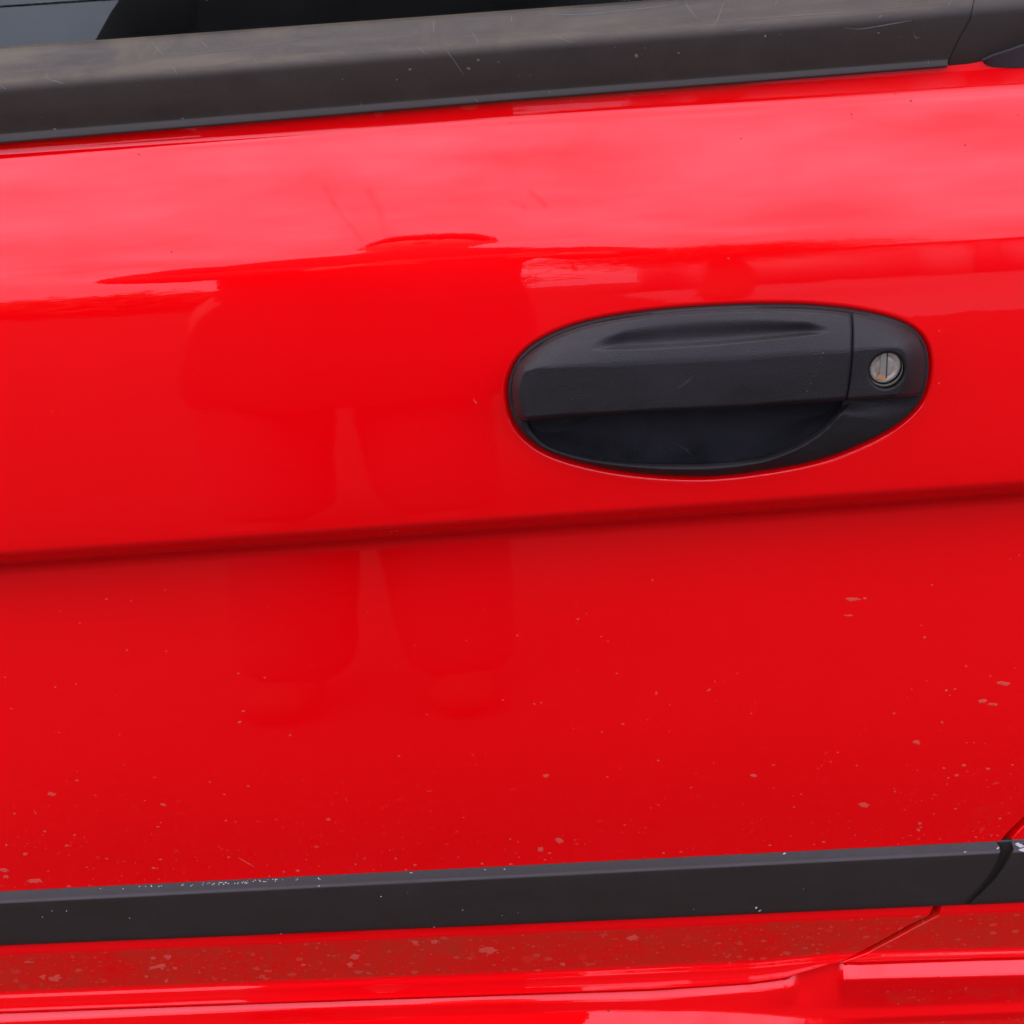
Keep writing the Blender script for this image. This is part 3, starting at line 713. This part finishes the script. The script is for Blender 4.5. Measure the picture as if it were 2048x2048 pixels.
def flat(name, pts, Yv, thick, matl, parent):
    p = np.array(pts, float); A = at(p[:, 0], p[:, 1], np.full(len(p), Yv)); n = len(A)
    me = bpy.data.meshes.new(name); B = A+np.array([0, thick, 0])
    me.from_pydata([tuple(a) for a in A]+[tuple(b) for b in B], [], [tuple(range(n))]+[(i, i+n, (i+1) % n+n, (i+1) % n) for i in range(n)])
    return link(name, me, matl, parent, smooth=False)
flat('key_shutter', [(1761.5, 709), (1773.7, 704.5), (1771.3, 755.5), (1759.5, 754)], fy-.00075, .001, M_SHUT, housing)
flat('key_slot', [(1773.4, 704.8), (1776.4, 704.6), (1773.2, 756.5), (1770.2, 756.5)], fy-.0006, .0008, M_DARK, housing)
flat('rust_patch', [(1759, 749.5), (1765, 751), (1771, 754.5), (1770, 758), (1762, 759.5), (1754, 756.5), (1755, 752)], fy-.00095, .0004, M_RUST, housing)

# ------------------------------------------------------------------ small marks: scuffs, scratches, chips laid on the real surfaces
def bvh(P, wrap=False):
    n, m = P.shape[:2]; i = np.arange(n*m).reshape(n, m)
    if wrap: i = np.concatenate([i, i[:, :1]], 1)
    F = np.stack([i[:-1, :-1], i[1:, :-1], i[1:, 1:], i[:-1, 1:]], -1).reshape(-1, 4)
    return BVHTree.FromPolygons([Vector(p) for p in P.reshape(-1, 3)], [tuple(int(x) for x in f) for f in F])
B_DOOR, B_M1, B_T1, B_GRIP, B_CUP, B_M2, B_SILL = bvh(Pd), bvh(Pm), bvh(Pt), bvh(Pgp), bvh(Pc), bvh(Pn), bvh(at(PXs, PYs, Ys))
def hit(tree, px, py, off=.00012):
    d = Vector(rays(px, py)).normalized(); h = tree.ray_cast(Vector(CAM), d)
    if h[0] is None: return None
    n = h[1]; n = n if n.dot(d) < 0 else -n
    return h[0]+n*off
class Marks:
    def __init__(s): s.V = []; s.F = []
    def blob(s, tree, px, py, a, b=None, rot=0, off=.00012, n=9, jag=.35):
        b = b or a; pts = []
        for k in range(n):
            t = 2*math.pi*k/n; r = 1+random.uniform(-jag, jag)
            x, y = a*r*math.cos(t), b*r*math.sin(t); c, q = math.cos(rot), math.sin(rot)
            h = hit(tree, px+x*c-y*q, py+x*q+y*c, off)
            if h is None: return
            pts.append(h)
        c = hit(tree, px, py, off*1.8)
        if c is None: return
        i = len(s.V); s.V += [tuple(p) for p in pts]+[tuple(c)]
        for k in range(n): s.F.append((i+k, i+(k+1) % n, i+n))
    def stroke(s, tree, pts, w0, off=.00010, n=14):
        c = curve(pts, n); pr = None
        for k in range(n):
            t = c[min(k+1, n-1)]-c[max(k-1, 0)]; t = t/np.linalg.norm(t); q = np.array([-t[1], t[0]])
            ww = w0*(.25+.75*math.sin(math.pi*(k+.5)/n))*random.uniform(.7, 1.2)*.5
            a = hit(tree, *(c[k]+q*ww), off); b = hit(tree, *(c[k]-q*ww), off)
            if a is None or b is None: pr = None; continue
            i = len(s.V); s.V += [tuple(a), tuple(b)]
            if pr is not None: s.F.append((pr, pr+1, i+1)); s.F.append((pr, i+1, i))
            pr = i
    def build(s, name, m, parent, label=None):
        me = bpy.data.meshes.new(name); me.from_pydata(s.V, [], s.F)
        o = link(name, me, m, parent, smooth=False, kind='stuff', label=label); return o
mk = Marks()
for x in [202, 248, 290, 318, 322, 364, 368, 381, 386, 404, 408, 425, 430, 438, 443, 446, 451, 455, 458, 470, 476, 483, 491, 494, 519, 522, 529, 533, 537, 545, 549, 553, 640, 826, 971, 1009, 820]:
    y0 = float(np.interp(x, XT, mt))+random.uniform(.5, 6)
    mk.blob(B_M1, x+random.uniform(-2, 2), y0, random.uniform(.8, 1.9), random.uniform(.6, 1.2))
for _ in range(26):
    x = random.gauss(450, 70); mk.blob(B_M1, x, float(np.interp(x, XT, mt))+random.uniform(1, 7), random.uniform(.5, 1.2))
for x, y, a, b in [(1569, 1707, 3, 1.3), (1930, 1704, 3.2, 1.1), (1512, 1815, 2.6, 1.8), (1520, 1821, 3, 1), (637, 1757, 1.6, 1.6), (638, 1772, 1.4, 1), (868, 1854, 1.5, 1.2), (762, 1793, 1.4, 1), (1996, 1696, 3.2, 2), (133, 1822, 1.2, 1), (85, 1834, 1.1, .9), (259, 1836, 1, 1), (562, 1867, 2.4, .8)]:
    mk.blob(B_M1, x, y, a, b, rot=random.uniform(-.7, .3))
mk.build('scuff_mark', M_SCUFF, door, 'white nicks along the upper edge of the grey moulding')
mk = Marks()
for k in range(46):
    x = 2031+random.uniform(0, 110); y = float(np.interp(x, XT, mt))+random.uniform(2, 20)
    mk.blob(B_M2, x, y, random.uniform(3, 6.5), random.uniform(1.6, 4), off=.00015)
mk.build('scuff_mark', M_SCUFF, quarter, 'scraped white front corner of the rear moulding')
mk = Marks()
for pts, w_ in [([(302, 82), (315, 98), (330, 113)], 1.8), ([(402, 82), (410, 90), (418, 97)], 1.8), ([(340, 130), (350, 140), (354, 150)], 2), ([(92, 157), (112, 163), (130, 168)], 2.4), ([(0, 170), (8, 176), (14, 178)], 2),
        ([(505, 115), (511, 122), (517, 129)], 1.6), ([(531, 64), (533, 72)], 1.4), ([(867, 42), (868, 64)], 2.4), ([(892, 98), (903, 114), (918, 135), (929, 152)], 1.8), ([(836, 94), (846, 103), (850, 108)], 1.6),
        ([(1022, 30), (1024, 46)], 1.6), ([(1100, 68), (1118, 76), (1145, 86)], 1.8), ([(948, 196), (958, 205)], 1.6), ([(1370, 0), (1377, 16), (1392, 34), (1402, 40)], 2), ([(1446, 6), (1441, 24), (1434, 42), (1424, 52), (1416, 48)], 2.4),
        ([(1555, 0), (1550, 12)], 1.8), ([(1690, 56), (1720, 58), (1770, 50), (1823, 41)], 3.2), ([(1903, 0), (1896, 14)], 1.6), ([(1058, 22), (1080, 26), (1120, 30), (1180, 28), (1240, 22), (1330, 12), (1400, 2)], 1.6),
        ([(370, 112), (420, 104), (520, 92), (620, 74), (690, 60)], 1.4), ([(1400, 46), (1500, 38), (1600, 31), (1720, 22), (1840, 10)], 1.4), ([(1856, 118), (1857, 128)], 1.8), ([(940, 60), (955, 82), (950, 94)], 1.5),
        ([(1828, 68), (1832, 76), (1840, 74)], 2), ([(1757, 36), (1765, 30)], 2.8), ([(1470, 62), (1485, 60), (1500, 57)], 1.6)]:
    mk.stroke(B_T1, pts, w_*.75)
for x, y, a in [(820, 139, 3.2), (937, 137, 3.6), (956, 120, 3.2), (1273, 111, 4.2), (1357, 106, 2), (1290, 96, 1.5), (722, 208, 1.8), (653, 88, 1.3), (1100, 184, 1.6), (1530, 72, 3), (1757, 66, 2), (365, 237, 2.6), (110, 258, 2.8), (1060, 150, 1)]:
    mk.blob(B_T1, x, y, a, a*.8)
for _ in range(60):
    x = random.uniform(0, 1900); a0 = float(np.interp(x, XT, w0)); y = a0+random.uniform(6, 150); mk.blob(B_T1, x, y, random.uniform(.5, 1.1), n=6)
mk.build('surface_scratch', M_DUST, door, 'pale scratches and dried specks across the window trim')
mk = Marks()
for x, y, a, b, r_ in [(951, 804, 3.6, 1.8, .9), (948, 800, 2.6, 1.2, 1.2), (782, 1062, 5, 1, -.1), (793, 1061, 4, .8, 0), (1418, 1380, 5, 1.6, -.4), (1430, 1363, 2, 1, .8), (286, 702, 1.2, 1, 0), (103, 823, 1.3, 1, 0), (1021, 246, 1.8, 1.8, 0), (1457, 517, 1.8, 1.8, 0), (1878, 662, 2, 1.4, 0), (1878, 767, 2, 1.4, 0)]:
    mk.blob(B_DOOR, x, y, a, b, r_)
mk.stroke(B_DOOR, [(475, 1714), (490, 1723), (510, 1734)], 2.2)
for x, y, a, b in [(1705, 1198, 20, 5), (1697, 1231, 11, 2.5), (2007, 1366, 17, 5), (1965, 1402, 12, 6), (1985, 1408, 14, 3), (104, 1588, 11, 4.5), (326, 1609, 9, 3), (1118, 1681, 11, 6.5), (1081, 1698, 7.5, 6), (657, 1639, 6, 4), (50, 1708, 6, 4),
                   (1507, 1551, 9, 4), (1728, 1610, 13, 6), (70, 1762, 24, 5), (8, 1740, 12, 6), (12, 1753, 8, 4), (1092, 1551, 8, 4), (1833, 1484, 9, 5)]:
    mk.blob(B_DOOR, x, y, a*.75, b*.75, random.uniform(-.15, .25), off=.00008, n=18, jag=.3)
for x, y, a, b in [(975, 1900, 17, 6), (1265, 1875, 11, 5), (112, 1956, 11, 6), (86, 1954, 6, 4), (310, 1934, 18, 4), (324, 1932, 8, 6), (307, 1916, 5, 3), (335, 1914, 8, 4), (350, 1936, 4, 3), (333, 1962, 4, 3), (293, 1953, 4, 3), (56, 1924, 8, 2), (710, 1914, 10, 5), (869, 1884, 8, 4), (830, 1885, 7, 4), (700, 1929, 7, 5), (606, 1930, 5, 3), (1125, 1928, 5, 3)]:
    mk.blob(B_DOOR, x, y, a, b, random.uniform(-.3, .1), off=.00008, n=14, jag=.45)
mtx = lambda x: float(np.interp(x, XT, mt))
k_ = 0
while k_ < 330:                                  # fine splash spots, thicker low down and towards the rear arch
    x = random.uniform(0, 2040); u = random.random()**1.7; y = mtx(x)-4-u*620
    if random.random() > .35+.65*abs(x-1000)/1000 or x > xend(y)-6: continue
    a = random.choice([.8, 1, 1.2, 1.6, 2.2, 3.2])*random.uniform(.7, 1.2)*(1-.4*u)
    mk.blob(B_DOOR, x, y, a*random.uniform(1, 1.5), a*.7, random.uniform(-.2, .2), off=.00006, n=7, jag=.4); k_ += 1
mk.build('dried_mud_fleck', M_CHIP, door, 'pale dried mud flecks on the red paint')
mk = Marks()
for x, y, a in [(278, 309, 1.6), (343, 504, 1.6), (1703, 228, 1.5), (1704, 236, 1.3), (1482, 277, 1.8), (1822, 202, 2.2), (1791, 188, 1.6), (1930, 290, 2.2), (1718, 262, 1.3), (2037, 230, 1.6), (966, 340, 1.2)]:
    mk.blob(B_DOOR, x, y, a, a*.7)
mk.build('dark_speck', M_TICK, door, 'tiny dark specks on the bright upper door')
mk = Marks()
for x, y, a in [(1217, 2022, 2.2), (1569, 1957, 2.6), (1876, 1953, 1.6)]: mk.blob(B_SILL, x, y, a, a*.8)
mk.build('dark_speck', M_TICK, sill)
mk = Marks()
M_FAINT = plain('faint_grey_scuff', (.035, .034, .033), .7, .3, 900, 0, .2)
mf = Marks(); mf.stroke(B_GRIP, [(1353, 777), (1368, 768), (1384, 754)], 4.5, n=10)
for _ in range(26): mf.blob(B_CUP, random.gauss(1330, 60), random.gauss(900, 8), random.uniform(.8, 3), random.uniform(.5, 1.2), random.uniform(0, 1))
for _ in range(14): mf.blob(B_CUP, random.gauss(1500, 10), random.gauss(884, 6), random.uniform(.8, 2.6), random.uniform(.6, 1.4), 1)
mf.stroke(B_CUP, [(1345, 885), (1370, 898), (1385, 912)], 2)
mf.build('surface_scuff', M_FAINT, housing)
for x, y in [(1646, 706), (1642, 716), (1639, 725), (1632, 745), (1628, 752), (1622, 766), (1614, 782), (1494, 661), (1497, 700)]: mk.blob(B_GRIP, x, y, 1.2, 1.0, n=6)
mk.build('surface_scratch', M_DUST, housing)

# ------------------------------------------------------------------ place around the car (seen in the reflections and from other positions)
def ground_mat():
    m, t, b, N, L = mat('trodden_earth_and_gravel')
    co = N('ShaderNodeTexCoord').outputs['Object']
    c = mixc(N, L, noise(N, L, co, 1.4, 8, .6), (.016, .010, .008), (.028, .018, .014)); v = N('ShaderNodeTexVoronoi'); v.inputs['Scale'].default_value = 45; L(co, v.inputs['Vector'])
    c = mixc(N, L, mathn(N, L, 'MULTIPLY', v.outputs['Distance'], .5), c, (.04, .03, .026)); L(c, b.inputs['Base Color']); b.inputs['Roughness'].default_value = .95; b.inputs['Specular IOR Level'].default_value = .2
    bp = N('ShaderNodeBump'); bp.inputs['Strength'].default_value = .6; bp.inputs['Distance'].default_value = .02; L(noise(N, L, co, 30, 6), bp.inputs['Height']); L(bp.outputs[0], b.inputs['Normal'])
    return m
g = link('ground', fast_mesh('ground', [(-400, -400, 0), (400, -400, 0), (400, 400, 0), (-400, 400, 0)], [[0, 1, 2, 3]]), ground_mat(), smooth=False, kind='structure')

# photographer standing before the door
M_SHIRT = plain('dark_coat_cloth', (.036, .034, .036), .9, .3, 60, spec=.2); M_TROU = plain('dark_denim', (.040, .040, .046), .9, .3, 80, spec=.2); M_SKIN = plain('skin', (.36, .20, .14), .6, .08, 30)
M_SHOE = plain('worn_brown_shoe', (.035, .027, .02), .9, .3, 60, spec=.1); M_HAIR = plain('dark_hair', (.015, .012, .01), .6, .3, 200); M_LIP = plain('lip', (.30, .10, .08), .5); M_EYE = plain('eye_white', (.5, .48, .45), .3); M_PHONE = plain('black_phone', (.01, .01, .012), .3)
man = thing('person', 'person in long dark coat and jeans holding up a phone, facing the red door', 'person', (-.215, -1.24, 0))
def skin(name, joints, edges, m, parent, lvl=2):
    me = bpy.data.meshes.new(name); me.from_pydata([j[:3] for j in joints], edges, [])
    o = bpy.data.objects.new(name, me); C.objects.link(o); me.materials.append(m); o.parent = parent
    sk = o.modifiers.new('s', 'SKIN'); sk.use_smooth_shade = True
    for i, j in enumerate(joints):
        r = j[3]; me.skin_vertices[0].data[i].radius = r if isinstance(r, tuple) else (r, r)
    me.skin_vertices[0].data[0].use_root = True
    sb = o.modifiers.new('d', 'SUBSURF'); sb.levels = sb.render_levels = lvl; return o
J = [(0, 0, .95, (.15, .11)), (0, 0, 1.12, (.14, .10)), (0, 0, 1.30, (.18, .12)), (0, 0, 1.42, (.13, .08)), (0, .01, 1.50, .06), (0, .03, 1.60, (.092, .105)), (0, .02, 1.71, (.105, .12)),
     (-.18, 0, 1.41, .07), (-.31, .06, 1.20, .06), (.005, .32, 1.14, .038), (.18, 0, 1.41, .07), (.33, .06, 1.20, .06), (.275, .32, 1.14, .038),
     (-.09, 0, .88, .11), (-.10, .01, .50, .09), (-.12, -.02, .10, .028) , (-.12, .0, .09, .024), (.09, 0, .88, .11), (.10, .01, .50, .09), (.12, -.02, .10, .028), (.12, .0, .09, .024),
     (.045, .375, 1.16, (.03, .022)), (.245, .375, 1.16, (.03, .022))]
J = [(j[0]-.05, *j[1:]) if 12 < i < 21 else ((j[0]+(.05 if i in (5, 6) else .02 if i == 4 else 0)), *j[1:]) for i, j in enumerate(J)]
E = [(0, 1), (1, 2), (2, 3), (3, 4), (4, 5), (5, 6), (2, 7), (7, 8), (8, 9), (9, 21), (2, 10), (10, 11), (11, 12), (12, 22), (0, 13), (13, 14), (14, 15), (15, 16), (0, 17), (17, 18), (18, 19), (19, 20)]
body = skin('body', J, E, M_SKIN, man)
JJ = [j if not isinstance(j[3], tuple) else j for j in J]
def puff(js, k): return [(*j[:3], tuple(v+k for v in j[3]) if isinstance(j[3], tuple) else j[3]+k) for j in js]
cr2 = []
for z, rx_, ry_, yo in [(.50, .225, .14, 0), (.53, .238, .155, 0), (.65, .235, .155, 0), (.8, .22, .15, 0), (1.0, .20, .135, 0), (1.15, .205, .135, 0), (1.3, .235, .155, 0), (1.40, .23, .145, 0), (1.455, .20, .12, .0), (1.49, .12, .095, .005), (1.52, .085, .08, .01), (1.51, .07, .068, .01)]:
    cr2.append([((.035*max(0, z-1.4)/.1 if z > 1.4 else -.05*max(0, .95-z))+rx_*math.cos(t)*(1+.035*math.sin(9*t+z*5)*(1.3-z)), yo+ry_*math.sin(t)*(1+.05*math.sin(7*t+1)*(1.3-z)), z) for t in np.linspace(0, 2*math.pi, 65)[:-1]])
link('coat', grid_mesh('coat', np.array(cr2)[::-1], wrap=True), M_SHIRT, man)
for k in (0, 1):
    q_ = [J[7], J[8], J[9]] if k == 0 else [J[10], J[11], J[12]]
    skin('coat_sleeve', puff(q_, .022), [(0, 1), (1, 2)], M_SHIRT, man)
for a_ in (J[13:16], J[17:20]): skin('trouser_leg', [(a_[0][0], 0, .84, .105), (a_[1][0], .01, .50, .098), (a_[2][0], 0, .05, .088)], [(0, 1), (1, 2)], M_TROU, man)
for s_ in (-1, 1): skin('shoe', [(.115*s_-.05, -.04, .055, (.05, .052)), (.12*s_-.05, .06, .05, (.052, .05)), (.13*s_-.05, .17, .042, (.05, .04))], [(0, 1), (1, 2)], M_SHOE, man)
hr = []
for ph_ in np.linspace(0, 1.75, 12):
    hr.append([(.05+.098*math.sin(ph_)*math.cos(t), -.012+.112*math.sin(ph_)*math.sin(t)-(.02*max(0, ph_-1.2)), 1.70+.105*math.cos(ph_)+(.05*max(0, math.sin(t))*max(0, ph_-.9))) for t in np.linspace(0, 2*math.pi, 41)[:-1]])
link('hair', grid_mesh('hair', np.array(hr), wrap=True), M_HAIR, man)
def ball(name, x, y, z, a, b, c_, m, par):
    P_ = np.array([[(x+a*math.sin(p_)*math.cos(t), y+b*math.sin(p_)*math.sin(t), z+c_*math.cos(p_)) for t in np.linspace(0, 2*math.pi, 17)[:-1]] for p_ in np.linspace(0, math.pi, 10)])
    return link(name, grid_mesh(name, P_, wrap=True), m, par)
ball('nose', .05, .112, 1.645, .013, .022, .024, M_SKIN, body); ball('mouth', .05, .098, 1.60, .024, .008, .006, M_LIP, body)
for s_ in (-1, 1): ball('eye', .05+.032*s_, .094, 1.672, .012, .012, .009, M_EYE, body); ball('ear', .05+.085*s_, .012, 1.65, .012, .022, .032, M_SKIN, body)
for s_ in (-1, 1):
    hx_ = .045 if s_ < 0 else .245
    for f_ in range(4):
        z0_ = 1.185-.018*f_
        skin('finger', [(hx_, .375, z0_, .009), (hx_+.03*(1 if s_ < 0 else -1), .395, z0_+.004, .0085), (hx_+.055*(1 if s_ < 0 else -1), .375, z0_+.003, .0075)], [(0, 1), (1, 2)], M_SKIN, body, 1)
ph = thing('mobile_phone', 'black phone held up by the person facing the door', 'phone', (-.045, -.862, 1.166))
box_mesh('phone_case', M_PHONE, ph, (-.078, .052, -.004, .004, -.036, .036), bev=.003)
box_mesh('phone_screen', M_PHONE, ph, (-.074, .048, -.0052, -.0042, -.032, .032))

# pale workshop across the yard, right
M_WALL = plain('pale_render', (.30, .31, .36), .9, .12, 1.2); M_ROOF = plain('grey_sheet_roof', (.22, .22, .23), .6, .2, 2); M_WIN = plain('dark_window_pane', (.02, .03, .035), .15, .2, 1)
M_DOORG = plain('grey_roller_shutter', (.17, .18, .19), .5, .15, 3); M_CONC = plain('concrete_slab', (.10, .10, .115), .9, .15, 2)
bl = thing('workshop_building', 'long pale single-storey workshop with grey roof and shutters across the yard', 'building', (9, -14, 0))
def bx(name, m, *b): return box_mesh(name, m, bl, *b)
bx('wall', M_WALL, (-8, 12, -4, 0, 0, 3.3)); bx('roof', M_ROOF, (-8.3, 12.3, -4.3, .35, 3.304, 3.5))
for k in range(6):
    x = -6.6+k*3.2
    bx('pillar', M_CONC, (x-1.55, x-1.3, .003, .25, 0, 3.298))
    if k % 2: wn = bx('window', M_CONC, (x-.8, x+.9, .003, .06, 1.1, 2.3)); box_mesh('pane', M_WIN, wn, (x-.72, x+.82, .062, .066, 1.18, 2.22))
    else: bx('shutter', M_DOORG, (x-.95, x+1.1, .003, .05, .02, 2.7))
yard = link('concrete_yard', fast_mesh('concrete_yard', [(.6, -13.7, .004), (22, -13.7, .004), (22, -5.2, .004), (.9, -5.2, .004)], [[3, 2, 1, 0]]), M_CONC, smooth=False, kind='structure')

# trees beyond the yard, left
M_LEAF = plain('leaf_green', (.045, .075, .025), .7, .5, 3); M_BARK = plain('bark', (.09, .07, .05), .95, .3, 12)
def leaf_cluster(seed, n, rx_, rz_, lf=1.):
    r = np.random.default_rng(seed); cl = r.normal(size=(26, 3)); cl /= np.linalg.norm(cl, axis=1)[:, None]; cl *= r.uniform(.35, .95, (26, 1))*np.array([rx_, rx_, rz_])
    c = cl[r.integers(0, 26, n)]+r.normal(size=(n, 3))*.28*rx_; a = r.normal(size=(n, 3)); a /= np.linalg.norm(a, axis=1)[:, None]; b = np.cross(a, r.normal(size=(n, 3))); b /= np.linalg.norm(b, axis=1)[:, None]
    s = r.uniform(.08, .2, (n, 1))*lf
    V = np.stack([c-a*s, c+b*s*.5, c+a*s, c-b*s*.5], 1).reshape(-1, 3); F = np.arange(n*4).reshape(-1, 4)
    return fast_mesh('crown', V, F)
LM = [leaf_cluster(k, 7000, 1.9, 1.7) for k in range(3)]; LM.append(leaf_cluster(9, 16000, 1.9, 1.7, .42))
spots = [(-5, -30, 4.4, 'shorter leafy tree nearest the workshop end'), (-10.0, -29, 4.8, 'leafy tree second from the workshop, across the yard'), (-16, -31, 5.6, 'tall leafy tree midway along the row beyond the yard'), (-22, -28, 4.6, 'broad leafy tree towards the far left of the yard'),
         (-29, -26, 5.2, 'outermost leafy tree at the far left of the yard'),
         (1.0, -8.2, 3.9, 'small round-crowned tree added close behind the photographer to darken the right-hand reflections')]  # the last tree is added, unseen, to darken the reflections at right
for i, (x, y, h, lab) in enumerate(spots):
    tr = thing('leafy_tree', lab, 'tree', (x, y, 0)); tr['group'] = 'trees across the yard'
    js = [(0, 0, 0, .2), (.05, 0, h*.3, .15), (.0, .05, h*.55, .1), (.6, .1, h*.75, .05), (-.6, -.1, h*.8, .05), (.1, -.3, h*.9, .04)]
    skin('trunk', js, [(0, 1), (1, 2), (2, 3), (2, 4), (2, 5)], M_BARK, tr, 1)
    cm = LM[3] if i == 5 else LM[i % 3]
    cr_ = link('crown', cm, M_LEAF, tr, smooth=False) if not len(cm.materials) else bpy.data.objects.new('crown', cm)
    if cr_.parent is None: C.objects.link(cr_); cr_.parent = tr
    cr_.location = (0, 0, h*.68 if i == 5 else h*.46); cr_.scale = (1.9, 1.25, h/4.2) if i < 5 else (.62, .62, .5)
# power line
pw = thing('power_line', 'overhead power line of thin black wires strung high behind the trees', 'power line', (-6, -24, 0))
V, F = [], []
def wire(z, y):
    n = 40; P = []
    for k in range(n):
        t = k/(n-1); x = -34+68*t; zz = z-1.1*4*t*(1-t)
        P.append([(x, y+.02*math.cos(a), zz+.02*math.sin(a)) for a in np.linspace(0, 2*math.pi, 7)[:-1]])
    return grid_mesh('wire', np.array(P), wrap=True)
for k, (z, y) in enumerate(((8.2, -.5), (8.7, 0), (9.3, .5))): link('wire', wire(z, y), M_DARK, pw)
for x in (-34, 34): skin('pole', [(x, 0, 0, .15), (x, 0, 9.9, .1)], [(0, 1)], M_BARK, pw, 1)
